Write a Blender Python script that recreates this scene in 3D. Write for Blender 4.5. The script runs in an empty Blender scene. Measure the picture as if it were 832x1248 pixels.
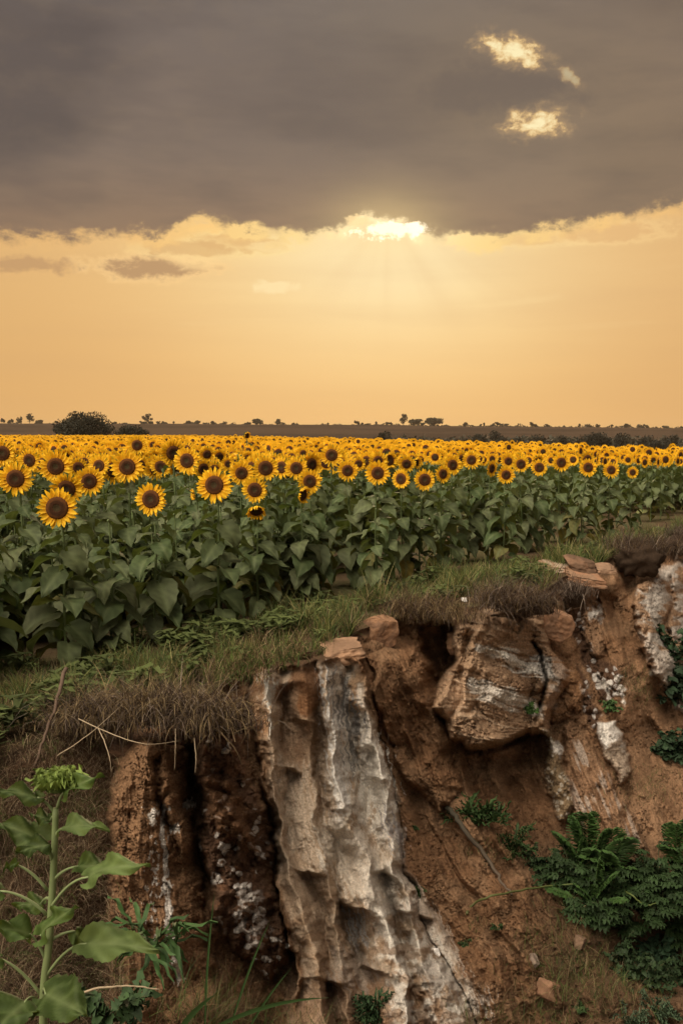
import bpy, math, random
import numpy as np
from mathutils import Vector, Matrix, Euler
rng = np.random.default_rng(11)
random.seed(5)
SC = bpy.context.scene
COL = SC.collection
# ------------------------------------------------------------ camera
F = 35.0/36.0*1248.0
HC = 2.2
HOR = 528.0
TH = math.atan((HOR-624.0)/-F)
cam_d = bpy.data.cameras.new("camera"); cam = bpy.data.objects.new("camera", cam_d); COL.objects.link(cam)
cam.location = (0, 0, HC); cam.rotation_euler = (math.pi/2-TH, 0, 0)
cam_d.lens = 35; cam_d.sensor_fit = 'VERTICAL'; cam_d.sensor_height = 36; cam_d.clip_start = 0.05; cam_d.clip_end = 6000
SC.camera = cam
SC.view_settings.view_transform = 'Standard'; SC.view_settings.look = 'None'
SC.view_settings.exposure = 0.0; SC.view_settings.gamma = 1.0; SC.view_settings.use_curve_mapping = False
SC.cycles.use_denoising = True
SC.cycles.max_bounces = 6; SC.cycles.diffuse_bounces = 3; SC.cycles.transmission_bounces = 3; SC.cycles.volume_bounces = 0
SC.cycles.transparent_max_bounces = 8
FWD = np.array([0, math.cos(TH), -math.sin(TH)]); UP = np.array([0, math.sin(TH), math.cos(TH)]); RT = np.array([1., 0, 0])

def at(px, py, D):
    """the world point at distance D ahead that the photograph shows at (px, py)"""
    px = np.asarray(px, float); py = np.asarray(py, float); D = np.asarray(D, float)
    dy = FWD[1] + UP[1]*(624-py)/F; dz = FWD[2] + UP[2]*(624-py)/F
    t = D/dy
    return np.stack([(px-416)/F*t, D+0*px, HC+dz*t], -1)

def ground_D(py, z=0.0):
    dy = FWD[1] + UP[1]*(624-py)/F; dz = FWD[2] + UP[2]*(624-py)/F
    return (z-HC)/dz*dy

def pix(P):
    v = np.asarray(P, float)-np.array([0, 0, HC]); d = v@FWD
    return 416+F*(v@RT)/d, 624-F*(v@UP)/d

def azel(px, py):
    x, y, z = at(px, py, 1.0)-np.array([0, 0, HC])
    n = math.sqrt(x*x+y*y+z*z)
    return math.degrees(math.atan2(x, y)), math.degrees(math.asin(z/n))

SUN_AZ, SUN_EL = azel(472, 281)
# ------------------------------------------------------------ sky
world = bpy.data.worlds.new("World"); SC.world = world; world.use_nodes = True
WN = world.node_tree; WN.nodes.clear()

class X:
    """a shader value with operators, to write node maths as expressions"""
    def __init__(s, nt, sock): s.nt, s.s = nt, sock
    def _m(s, op, b=None, c=None, clamp=False):
        n = s.nt.nodes.new('ShaderNodeMath'); n.operation = op; n.use_clamp = clamp
        for i, v in enumerate((s, b, c)):
            if v is None: continue
            if isinstance(v, X): s.nt.links.new(v.s, n.inputs[i])
            else: n.inputs[i].default_value = float(v)
        return X(s.nt, n.outputs[0])
    def __add__(s, o): return s._m('ADD', o)
    __radd__ = __add__
    def __mul__(s, o): return s._m('MULTIPLY', o)
    __rmul__ = __mul__
    def __sub__(s, o): return s._m('SUBTRACT', o)
    def __rsub__(s, o): return (s*-1.0)+o
    def __truediv__(s, o): return s._m('DIVIDE', o)
    def __pow__(s, o): return s._m('POWER', o)
    def exp(s): return s._m('EXPONENT')
    def abs(s): return s._m('ABSOLUTE')
    def clamp(s): return s._m('ADD', 0.0, clamp=True)
    def step(s, a, b):
        n = s.nt.nodes.new('ShaderNodeMapRange'); n.interpolation_type = 'SMOOTHSTEP'
        s.nt.links.new(s.s, n.inputs[0]); n.inputs[1].default_value = a; n.inputs[2].default_value = b
        return X(s.nt, n.outputs[0])

def xyz(nt, x, y, z=0.0):
    n = nt.nodes.new('ShaderNodeCombineXYZ')
    for i, v in enumerate((x, y, z)):
        if isinstance(v, X): nt.links.new(v.s, n.inputs[i])
        else: n.inputs[i].default_value = v
    return n.outputs[0]

def noise(nt, vec, scale, detail=5, rough=0.55, dist=0.0):
    n = nt.nodes.new('ShaderNodeTexNoise'); n.inputs['Scale'].default_value = scale
    n.inputs['Detail'].default_value = detail; n.inputs['Roughness'].default_value = rough; n.inputs['Distortion'].default_value = dist
    nt.links.new(vec, n.inputs['Vector']); return X(nt, n.outputs[0])

def mixc(nt, f, a, b):
    n = nt.nodes.new('ShaderNodeMix'); n.data_type = 'RGBA'
    if isinstance(f, X): nt.links.new(f.s, n.inputs[0])
    else: n.inputs[0].default_value = f
    for k, v in ((6, a), (7, b)):
        if isinstance(v, tuple): n.inputs[k].default_value = (*v[:3], 1)
        else: nt.links.new(v, n.inputs[k])
    return n.outputs[2]

def lin(r, g, b):
    f = lambda c: (c/255/12.92) if c <= 10 else ((c/255+0.055)/1.055)**2.4
    return (f(r), f(g), f(b))

def gsn(a, e, px, py, sx, sy):
    """a soft blob on the sky about a direction, sizes in degrees"""
    a0, e0 = azel(px, py)
    p = (a-a0)*(1.0/sx); q = (e-e0)*(1.0/sy)
    return ((p*p+q*q)*-1.0).exp()

def build_sky():
    nt = WN
    tc = nt.nodes.new('ShaderNodeTexCoord'); sp = nt.nodes.new('ShaderNodeSeparateXYZ'); nt.links.new(tc.outputs['Generated'], sp.inputs[0])
    x, y, z = (X(nt, sp.outputs[i]) for i in range(3))
    a = x._m('ARCTAN2', y)*57.29578
    e = z._m('ARCSINE')*57.29578
    P = xyz(nt, a, e*1.9)
    nbig = noise(nt, xyz(nt, a*0.5, e*1.5, 3.1), 0.10, 4, 0.5)-0.5
    nmid = (noise(nt, P, 0.42, 6, 0.6, 0.3)-0.5)*1.7
    nfin = (noise(nt, xyz(nt, a, e*1.3, 7.7), 1.3, 6, 0.62, 0.2)-0.5)*2.0
    # amber sky under the cloud bank
    eh = azel(416, 520)[1]
    g = e.step(0.0, 11.0)
    col = mixc(nt, g, lin(228, 174, 106), lin(236, 188, 122))
    glow = gsn(a, e, 478, 325, 10.5, 5.2)
    col = mixc(nt, (glow*0.92).clamp(), col, lin(255, 230, 172))
    col = mixc(nt, gsn(a, e, 474, 300, 5.0, 3.2)*0.75, col, lin(255, 242, 200))
    wide = gsn(a, e, 470, 400, 13, 9)
    col = mixc(nt, (wide*0.35).clamp(), col, lin(249, 206, 138))
    dl = (a.step(-24, -5)*-1.0+1.0)*0.35
    col = mixc(nt, dl, col, lin(206, 158, 100))
    dr = a.step(6, 22)*0.35
    col = mixc(nt, dr, col, lin(208, 160, 108))
    band = noise(nt, xyz(nt, a*0.10, e*1.3, 1.3), 0.55, 3, 0.5)-0.5
    col = mixc(nt, (band*1.4+0.12).clamp()*0.35, col, lin(206, 160, 112))
    wisp = noise(nt, xyz(nt, a*0.20-e*0.25, e*1.6, 5.3), 0.55, 5, 0.6, 0.6)
    col = mixc(nt, wisp.step(0.52, 0.75)*0.32*gsn(a, e, 560, 372, 15, 1.6), col, lin(255, 222, 160))
    # shafts of light fanning down from the gap
    ang = (a-SUN_AZ)._m('ARCTAN2', e-SUN_EL-1.2)
    ray = noise(nt, xyz(nt, ang*2.2, 0.0, 2.0), 1.0, 2, 0.5)
    rmask = gsn(a, e, 590, 330, 9, 3.2)
    col = mixc(nt, (ray.step(0.38, 0.70)*rmask*0.24).clamp(), col, lin(212, 164, 112))
    # Nishita air light adds its own gradient on the rest of the sky
    sky = nt.nodes.new('ShaderNodeTexSky'); sky.sky_type = 'NISHITA'; sky.sun_disc = False
    sky.sun_elevation = math.radians(SUN_EL); sky.sun_rotation = math.radians(SUN_AZ)
    # low grey puffs
    def puff(col, px, py, sx, sy, thr, dark, amt=1.0, soft=0.12, bright=None):
        g0 = gsn(a, e, px, py, sx, sy); m = g0+(nmid*0.9+nfin*0.5)*g0.step(0.02, 0.3)
        k = m.step(thr-0.12, thr+soft+0.12)
        if bright is not None:
            k2 = m.step(thr-0.34, thr+0.05)
            col = mixc(nt, k2*amt*0.75, col, bright)
        return mixc(nt, k*amt, col, dark)
    col = puff(col, 185, 326, 3.6, 0.75, 0.52, lin(176, 136, 98), 0.85, 0.16, lin(252, 208, 142))
    col = puff(col, 20, 322, 3.4, 0.55, 0.50, lin(190, 147, 103), 0.75, 0.2)
    col = puff(col, 234, 316, 1.9, 0.75, 0.55, lin(255, 214, 148), 0.65, 0.16)
    col = puff(col, 338, 350, 1.8, 0.45, 0.50, lin(255, 228, 172), 0.75, 0.18)
    col = puff(col, 262, 284, 3.0, 1.0, 0.30, lin(255, 204, 124), 0.85, 0.2)
    col = puff(col, 215, 291, 3.4, 0.5, 0.35, lin(238, 186, 120), 0.7, 0.2)
    col = puff(col, 292, 296, 2.6, 0.50, 0.30, lin(222, 172, 110), 0.7, 0.2, lin(255, 228, 158))
    col = puff(col, 240, 303, 3.0, 0.45, 0.35, lin(214, 166, 108), 0.6, 0.2, lin(255, 220, 150))
    col = puff(col, 640, 291, 3.2, 0.42, 0.34, lin(226, 178, 118), 0.6, 0.2, lin(255, 222, 156))
    col = puff(col, 745, 283, 3.0, 0.5, 0.36, lin(222, 172, 114), 0.6, 0.2, lin(255, 216, 148))
    col = puff(col, 330, 300, 1.6, 0.3, 0.34, lin(255, 224, 160), 0.6, 0.2)
    # the cloud bank
    a600, e600 = azel(600, 288); a832, e832 = azel(832, 258)
    eC = azel(416, 291)[1]; aL, eL = azel(0, 294); q0 = (eC-eL)/(aL*aL)
    e0 = a.step(a600, a832+2)*(e832-(eC-q0*a832*a832)+0.35) + (a*a)*(-q0) + eC
    bump = gsn(a, e, 250, 262, 1.3, 30)*0.75+gsn(a, e, 300, 262, 2.2, 30)*0.25+gsn(a, e, 440, 262, 1.0, 30)*0.9+gsn(a, e, 480, 262, 1.3, 30)*0.55 - gsn(a, e, 600, 262, 2.6, 30)*0.25
    d = e-e0-bump+nmid*1.1+nfin*0.7
    cover = d.step(-0.26, 0.55)
    prox = gsn(a, e, 470, 280, 11, 7)
    prox2 = gsn(a, e, 470, 280, 3.2, 2.0)
    rimc = mixc(nt, prox, lin(246, 192, 118), lin(255, 222, 146)); rimc = mixc(nt, prox2, rimc, (1.3, 1.05, 0.65))
    rb = ((d-0.02)*3.0); rb = ((rb*rb)*-1.0).exp()
    patch = noise(nt, xyz(nt, a, 0.0, 9.0), 0.33, 3, 0.5).step(0.40, 0.58)
    cb = mixc(nt, e.step(10, 16), lin(147, 119, 94), lin(128, 111, 98))
    cb = mixc(nt, e.step(15, 25), cb, lin(114, 103, 97))
    cb = mixc(nt, (nbig*6.0+0.25).clamp()*0.75, cb, lin(90, 80, 76))
    cb = mixc(nt, (nmid*1.6+0.1).clamp()*0.22, cb, lin(150, 128, 102))
    cb = mixc(nt, (gsn(a, e, 480, 110, 10, 3.4)*0.75).clamp(), cb, lin(105, 93, 86))
    lr = a.step(8, 17)*gsn(a, e, 832, 200, 14, 9)
    cb = mixc(nt, lr*0.6, cb, lin(140, 117, 92))
    topb = gsn(a, e, 470, 5, 8, 2.6)
    cb = mixc(nt, topb*0.35, cb, lin(140, 126, 110))
    cb = mixc(nt, gsn(a, e, 640, 120, 7, 5.5)*0.50, cb, lin(146, 124, 96))
    stri = noise(nt, xyz(nt, a*0.35+e*0.15, e*1.4, 4.0), 0.38, 6, 0.55)-0.5
    cb = mixc(nt, (stri*4.0+0.2).clamp()*0.30, cb, lin(88, 78, 74))
    # dark tongue between the two gaps
    tong = gsn(a, e, 600, 108, 4.6, 1.5)+nmid*0.7+nfin*0.4
    cb = mixc(nt, tong.step(0.15, 0.85)*0.75, cb, lin(107, 94, 85))
    def gap(cb, px, py, sx, sy, thr, amt=1.0, tilt=0.0):
        a0, e1 = azel(px, py)
        p = (a-a0)*(1/sx); q = (e-e1+(a-a0)*tilt)*(1/sy)
        g0 = ((p*p+q*q)*-1.0).exp(); m = g0+(nmid*0.9+nfin*0.8)*g0.step(0.02, 0.3)-0.08
        cb = mixc(nt, m.step(thr-0.40, thr+0.15)*0.50*amt, cb, lin(190, 156, 112))
        inner = mixc(nt, m.step(thr+0.05, thr+0.55), lin(228, 186, 124), lin(255, 238, 186))
        return mixc(nt, m.step(thr-0.04, thr+0.26)*amt, cb, inner)
    cb = gap(cb, 622, 62, 2.0, 0.78, 0.44, 1.0, 0.24)
    cb = gap(cb, 655, 149, 2.0, 0.85, 0.46, 1.0, 0.0)
    cb = gap(cb, 694, 92, 0.9, 0.45, 0.52, 0.35, 0.6)
    rimmed = mixc(nt, (rb*(prox*0.95+0.18)*(patch*0.75+0.25)*1.15).clamp(), cb, rimc)
    cov = mixc(nt, cover, col, rimmed)
    cov = mixc(nt, (rb*(prox*1.1+0.25+gsn(a, e, 262, 280, 3.2, 3.0)*0.9+gsn(a, e, 790, 268, 3.5, 3.0)*0.45)*(patch*0.7+0.3)).clamp(), cov, rimc)
    # the sun burning through the gap in the edge
    g0 = gsn(a, e, 474, 281, 2.0, 0.50); s = g0+(nfin*1.6+nmid*1.0)*g0.step(0.02, 0.3)
    cov = mixc(nt, s.step(0.24, 0.85), cov, (1.9, 1.65, 1.2))
    g0 = gsn(a, e, 436, 270, 0.95, 0.38); s = g0+nfin*0.8*g0.step(0.02, 0.3)
    cov = mixc(nt, s.step(0.42, 0.70)*0.8, cov, (1.1, 0.80, 0.40))
    cov = mixc(nt, (prox2*0.42).clamp(), cov, lin(255, 220, 150))
    # overhead and behind the camera an unseen pale sky, shaped as fill light
    back = (y*-1.0).step(-0.25, 0.75)
    top = e.step(36, 75)
    # added bright lobe over the left shoulder models the relief, dull near the horizon
    L = Vector((-0.55, -0.34, 0.80)).normalized()
    cosl = x*L.x+y*L.y+z*L.z
    lobe = cosl.step(0.62, 0.97)
    pale = mixc(nt, lobe, SKY_PALE_A, SKY_FILL_LOBE)
    pale = mixc(nt, (nbig*2.0+0.4).clamp()*0.25, pale, (0.5, 0.43, 0.36))
    f = (back+top*0.9).clamp()
    out = mixc(nt, f, cov, pale)
    # below the horizon: dull ground colour
    out = mixc(nt, (e*-1.0).step(0.6, 4.0), out, (0.10, 0.075, 0.05))
    bg1 = nt.nodes.new('ShaderNodeBackground'); nt.links.new(out, bg1.inputs[0]); bg1.inputs[1].default_value = 1.0
    bg2 = nt.nodes.new('ShaderNodeBackground'); nt.links.new(sky.outputs[0], bg2.inputs[0]); bg2.inputs[1].default_value = 0.05
    # clouds hide most of the clear air: mix by cover
    ms = nt.nodes.new('ShaderNodeMixShader'); ms.inputs[0].default_value = 0.97
    nt.links.new(bg2.outputs[0], ms.inputs[1]); nt.links.new(bg1.outputs[0], ms.inputs[2])
    wo = nt.nodes.new('ShaderNodeOutputWorld'); nt.links.new(ms.outputs[0], wo.inputs[0])
SKY_PALE_A = (0.17, 0.15, 0.13); SKY_FILL_LOBE = (9.0, 7.9, 6.4)
build_sky()
world.cycles.sampling_method = 'MANUAL'; world.cycles.sample_map_resolution = 1024
# ------------------------------------------------------------ sun, low behind the cloud edge
sd = bpy.data.lights.new("sun", 'SUN'); sun = bpy.data.objects.new("sun", sd); COL.objects.link(sun)
sd.energy = 1.9; sd.angle = math.radians(10); sd.color = (1.0, 0.72, 0.42)
sv = Vector((math.sin(math.radians(SUN_AZ))*math.cos(math.radians(SUN_EL)), math.cos(math.radians(SUN_AZ))*math.cos(math.radians(SUN_EL)), math.sin(math.radians(SUN_EL))))
sun.rotation_euler = sv.to_track_quat('Z', 'Y').to_euler(); sun.location = (0, 30, 30)

# ------------------------------------------------------------ numpy noise
def _hash(ix, iy, iz, seed):
    h = (ix.astype(np.int64)*374761393 + iy.astype(np.int64)*668265263 + iz.astype(np.int64)*2147483647 + seed*1274126177) & 0xFFFFFFFF
    h = ((h ^ (h >> 13))*1274126177) & 0xFFFFFFFF
    h = (h ^ (h >> 16))
    h = (h*2654435761) & 0xFFFFFFFF
    return ((h ^ (h >> 15)) & 0xFFFFFF)/float(0xFFFFFF)
def vnoise(x, y, seed=0):
    x, y = np.broadcast_arrays(np.asarray(x, float), np.asarray(y, float))
    ix = np.floor(x); iy = np.floor(y); fx = x-ix; fy = y-iy
    ix = ix.astype(np.int64); iy = iy.astype(np.int64); z = np.zeros_like(ix)
    def gr(dx, dy):
        a = _hash(ix+dx, iy+dy, z, seed)*6.2831853
        return np.cos(a)*(fx-dx)+np.sin(a)*(fy-dy)
    u = fx*fx*fx*(fx*(fx*6-15)+10); v = fy*fy*fy*(fy*(fy*6-15)+10)
    return ((gr(0, 0)*(1-u)+gr(1, 0)*u)*(1-v)+(gr(0, 1)*(1-u)+gr(1, 1)*u)*v)*1.5
def fbm(x, y, oct=5, seed=0, gain=0.5, lac=2.03):
    s = 0; a = 1.0
    for o in range(oct):
        s = s+a*vnoise(np.asarray(x)*lac**o+17.3*o, np.asarray(y)*lac**o-9.1*o, seed+o); a *= gain
    return s
def ridged(x, y, oct=5, seed=0, gain=0.5):
    s = 0; a = 1.0
    for o in range(oct):
        n = 1-np.abs(vnoise(np.asarray(x)*2.05**o+7.7*o, np.asarray(y)*2.05**o+3.3*o, seed+o))*2
        s = s+a*n; a *= gain
    return s-1.0
def worley(x, y, seed=0):
    ix = np.floor(x).astype(np.int64); iy = np.floor(y).astype(np.int64)
    f1 = np.full(x.shape, 9.0); f2 = np.full(x.shape, 9.0); idn = np.zeros(x.shape); z = np.zeros_like(ix)
    for dx in (-1, 0, 1):
        for dy in (-1, 0, 1):
            h1 = _hash(ix+dx, iy+dy, z, seed); h2 = _hash(ix+dx, iy+dy, z+1, seed)
            d = np.hypot(ix+dx+h1-x, iy+dy+h2-y)
            nid = _hash(ix+dx, iy+dy, z+2, seed)
            m = d < f1
            f2 = np.where(m, f1, np.minimum(f2, d)); idn = np.where(m, nid, idn); f1 = np.where(m, d, f1)
    return f1, f2, idn
def facets(x, y, seed=0):
    """broken rock: every cell is a plane of its own tilt and height; the nearer plane shows"""
    ix = np.floor(x).astype(np.int64); iy = np.floor(y).astype(np.int64); z = np.zeros_like(ix)
    best = np.full(x.shape, -9.0)
    for dx in (-1, 0, 1):
        for dy in (-1, 0, 1):
            h1 = _hash(ix+dx, iy+dy, z, seed); h2 = _hash(ix+dx, iy+dy, z+1, seed)
            ox = x-ix-dx-h1; oy = y-iy-dy-h2
            g1 = _hash(ix+dx, iy+dy, z+2, seed)-0.5; g2 = _hash(ix+dx, iy+dy, z+3, seed)-0.5; h = _hash(ix+dx, iy+dy, z+4, seed)
            best = np.maximum(best, h*0.55+ox*g1*1.3+oy*g2*1.3-(ox*ox+oy*oy)*0.45)
    return best
def sstep(x, a, b):
    t = np.clip((x-a)/(b-a), 0, 1); return t*t*(3-2*t)
def seg_dist(px, py, pts, closed=False):
    """distance to a polyline, and how far along it (0..1)"""
    pts = np.asarray(pts, float); n = len(pts)
    best = np.full(px.shape, 1e9); tt = np.zeros(px.shape)
    idx = range(n if closed else n-1)
    for i in idx:
        a = pts[i]; b = pts[(i+1) % n]; ab = b-a; L = (ab@ab)+1e-9
        t = np.clip(((px-a[0])*ab[0]+(py-a[1])*ab[1])/L, 0, 1)
        d = np.hypot(px-a[0]-ab[0]*t, py-a[1]-ab[1]*t)
        m = d < best; best = np.where(m, d, best); tt = np.where(m, (i+t)/max(1, n-1), tt)
    return best, tt
def inside(px, py, pts):
    """signed distance in pixels, positive inside the outline"""
    pts = np.asarray(pts, float); n = len(pts); c = np.zeros(px.shape, bool); j = n-1
    for i in range(n):
        xi, yi = pts[i]; xj, yj = pts[j]
        if yi != yj:
            c ^= ((yi > py) != (yj > py)) & (px < (xj-xi)*(py-yi)/(yj-yi)+xi)
        j = i
    d, _ = seg_dist(px, py, pts, True)
    return np.where(c, d, -d)

# ------------------------------------------------------------ object helpers
def tag(o, label=None, cat=None, group=None, kind=None):
    if label: o['label'] = label
    if cat: o['category'] = cat
    if group: o['group'] = group
    if kind: o['kind'] = kind
    return o
def empty(name, loc=(0, 0, 0), rot=(0, 0, 0), parent=None):
    o = bpy.data.objects.new(name, None); COL.objects.link(o); o.location = loc; o.rotation_euler = rot
    o.empty_display_size = 0.1
    if parent: o.parent = parent
    return o
def mesh_np(name, V, Fc, mat, parent=None, col=None, smooth=True, loc=None, link=True):
    """V (n,3); Fc a list of int arrays, each (m,3) or (m,4); col (n,3) base colours"""
    V = np.asarray(V, np.float32); me = bpy.data.meshes.new(name)
    Fc = [np.asarray(f, np.int32) for f in (Fc if isinstance(Fc, (list, tuple)) else [Fc]) if len(f)]
    nl = sum(f.size for f in Fc); nf = sum(len(f) for f in Fc)
    me.vertices.add(len(V)); me.vertices.foreach_set('co', V.ravel())
    me.loops.add(nl); me.loops.foreach_set('vertex_index', np.concatenate([f.ravel() for f in Fc]))
    me.polygons.add(nf)
    sizes = np.concatenate([np.full(len(f), f.shape[1], np.int32) for f in Fc]); st = np.concatenate([[0], np.cumsum(sizes)[:-1]]).astype(np.int32)
    me.polygons.foreach_set('loop_start', st)
    me.update(calc_edges=True); me.validate()
    if smooth: me.polygons.foreach_set('use_smooth', np.ones(len(me.polygons), bool))
    if col is not None:
        at_ = me.color_attributes.new('Col', 'FLOAT_COLOR', 'POINT')
        c = np.ones((len(V), 4), np.float32); c[:, :3] = np.clip(col, 0, 1); at_.data.foreach_set('color', c.ravel())
    me.materials.append(mat)
    o = bpy.data.objects.new(name, me)
    if link: COL.objects.link(o)
    if parent: o.parent = parent
    if loc is not None: o.location = loc
    return o
class MB:
    def __init__(s): s.V = []; s.C = []; s.T = []; s.Q = []; s.n = 0
    def add(s, V, Fc, c):
        V = np.asarray(V, float); Fc = np.asarray(Fc, int)
        s.V.append(V); cc = np.asarray(c, float)
        if cc.ndim == 1: cc = np.tile(cc, (len(V), 1))
        s.C.append(cc); (s.T if Fc.shape[1] == 3 else s.Q).append(Fc+s.n); s.n += len(V)
    def build(s, name, mat, parent=None, loc=None, smooth=True, link=True):
        V = np.concatenate(s.V)
        if loc is not None: V = V-np.asarray(loc, float)
        Fc = []
        if s.T: Fc.append(np.concatenate(s.T))
        if s.Q: Fc.append(np.concatenate(s.Q))
        return mesh_np(name, V, Fc, mat, parent, np.concatenate(s.C), smooth, loc, link)
def grid_faces(nu, nv):
    i = np.arange(nu-1)[:, None]*nv+np.arange(nv-1)[None, :]
    i = i.ravel(); return np.stack([i, i+1, i+nv+1, i+nv], 1)
def tube(mb, pts, rad, c, n=6, c2=None):
    pts = np.asarray(pts, float); m = len(pts); rad = np.broadcast_to(np.asarray(rad, float), (m,))
    tg = np.gradient(pts, axis=0); tg /= np.linalg.norm(tg, axis=1)[:, None]+1e-9
    ref = np.array([0.31, 0.2, 0.93]); 
    if abs(tg.mean(0)@ref) > 0.8*np.linalg.norm(tg.mean(0)): ref = np.array([1.0, 0.1, 0.05])
    A = np.cross(tg, ref); A /= np.linalg.norm(A, axis=1)[:, None]+1e-9; B = np.cross(tg, A)
    th = np.arange(n)*2*math.pi/n
    V = pts[:, None]+rad[:, None, None]*(A[:, None]*np.cos(th)[None, :, None]+B[:, None]*np.sin(th)[None, :, None])
    i, j = np.meshgrid(np.arange(m-1), np.arange(n), indexing='ij')
    a = i*n+j; b = i*n+(j+1) % n; Q = np.stack([a, b, b+n, a+n], -1).reshape(-1, 4)
    c = np.asarray(c, float)
    if c2 is not None:
        t = np.linspace(0, 1, m)[:, None, None]; cc = (c*(1-t)+np.asarray(c2)*t)*np.ones((m, n, 3)); cc = cc.reshape(-1, 3)
    else: cc = c
    mb.add(V.reshape(-1, 3), Q, cc)
    cap = np.array([[0]+[k+1, k] for k in range(1, n-1)])
    mb.T.append(cap+mb.n-m*n); mb.T.append(cap[:, ::-1]+mb.n-n)
def bez(p0, p1, p2, n=8):
    t = np.linspace(0, 1, n)[:, None]; p0, p1, p2 = map(np.asarray, (p0, p1, p2))
    return p0*(1-t)**2+2*p1*t*(1-t)+p2*t*t
def smooth_line(pts, n=24):
    pts = np.asarray(pts, float); k = np.arange(len(pts)); P = np.vstack([2*pts[0]-pts[1], pts, 2*pts[-1]-pts[-2]])
    out = []
    for t in np.linspace(0, len(pts)-1-1e-6, n):
        i = int(t); f = t-i; a, b, c, d = P[i], P[i+1], P[i+2], P[i+3]
        out.append(0.5*((2*b)+(-a+c)*f+(2*a-5*b+4*c-d)*f*f+(-a+3*b-3*c+d)*f**3))
    return np.array(out)
def rotz(a): c, s = math.cos(a), math.sin(a); return np.array([[c, -s, 0], [s, c, 0], [0, 0, 1.]])
def rotx(a): c, s = math.cos(a), math.sin(a); return np.array([[1., 0, 0], [0, c, -s], [0, s, c]])

# ------------------------------------------------------------ materials
def mat_attr(name, rough=0.75, spec=0.3, trans=0.0, tcol=None, bump=None, var=0.0, vscale=30, sheen=0.0):
    m = bpy.data.materials.new(name); m.use_nodes = True; nt = m.node_tree; b = nt.nodes['Principled BSDF']
    at_ = nt.nodes.new('ShaderNodeAttribute'); at_.attribute_name = 'Col'; src = at_.outputs['Color']
    tc = nt.nodes.new('ShaderNodeTexCoord')
    if var:
        n = noise(nt, tc.outputs['Object'], vscale, 5, 0.6)
        h = nt.nodes.new('ShaderNodeHueSaturation'); nt.links.new(src, h.inputs['Color'])
        v = (n-0.5)*(var*2)+1.0; nt.links.new(v.s, h.inputs['Value']); src = h.outputs[0]
    nt.links.new(src, b.inputs['Base Color']); b.inputs['Roughness'].default_value = rough
    b.inputs['Specular IOR Level'].default_value = spec
    if bump:
        last = None
        for sc, st, dist in bump:
            bn = nt.nodes.new('ShaderNodeBump'); bn.inputs['Strength'].default_value = st; bn.inputs['Distance'].default_value = dist
            n = noise(nt, tc.outputs['Object'], sc, 6, 0.65); nt.links.new(n.s, bn.inputs['Height'])
            if last: nt.links.new(last, bn.inputs['Normal'])
            last = bn.outputs[0]
        nt.links.new(last, b.inputs['Normal'])
    if trans:
        t = nt.nodes.new('ShaderNodeBsdfTranslucent')
        if tcol:
            mx = mixc(nt, 0.55, src, tcol); nt.links.new(mx, t.inputs[0])
        else: nt.links.new(src, t.inputs[0])
        ms = nt.nodes.new('ShaderNodeMixShader'); ms.inputs[0].default_value = trans
        nt.links.new(b.outputs[0], ms.inputs[1]); nt.links.new(t.outputs[0], ms.inputs[2])
        nt.links.new(ms.outputs[0], nt.nodes['Material Output'].inputs[0])
    return m
M_LEAF = mat_attr('sunflower_leaf', 0.65, 0.20, 0.25, (0.16, 0.20, 0.02), [(60, 0.5, 0.004)], 0.28, 18)
M_STEM = mat_attr('stem', 0.6, 0.3, 0, None, None, 0.2, 30)
M_PETAL = mat_attr('petal', 0.6, 0.2, 0.35, (0.9, 0.45, 0.02), None, 0.12, 40)
M_DISK = mat_attr('seed_disk', 0.85, 0.15, 0, None, [(260, 0.9, 0.006)], 0.35, 180)
M_GRASS = mat_attr('grass', 0.6, 0.25, 0.25, None, None, 0.2, 6)
M_DRY = mat_attr('dry_grass', 0.8, 0.15, 0.15, None, None, 0.3, 6)
M_CLIFF = mat_attr('eroded_earth', 0.95, 0.06, 0, None, [(9, 0.7, 0.05), (45, 1.0, 0.02), (180, 0.7, 0.006)], 0.55, 34)
M_ROCK = mat_attr('rock', 0.85, 0.2, 0, None, [(12, 0.6, 0.03), (60, 0.7, 0.01)], 0.40, 16)
M_SOIL = mat_attr('field_ground', 1.0, 0.0, 0, None, [(14, 0.7, 0.03)], 0.4, 9)
M_WOOD = mat_attr('dead_wood', 0.85, 0.2, 0, None, [(60, 0.7, 0.004)], 0.4, 40)
M_TREE = mat_attr('tree_leaves', 0.7, 0.2, 0.12, None, None, 0.3, 1.5)
M_BUSH = mat_attr('bush_leaves', 0.62, 0.2, 0.15, None, None, 0.3, 20)
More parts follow.
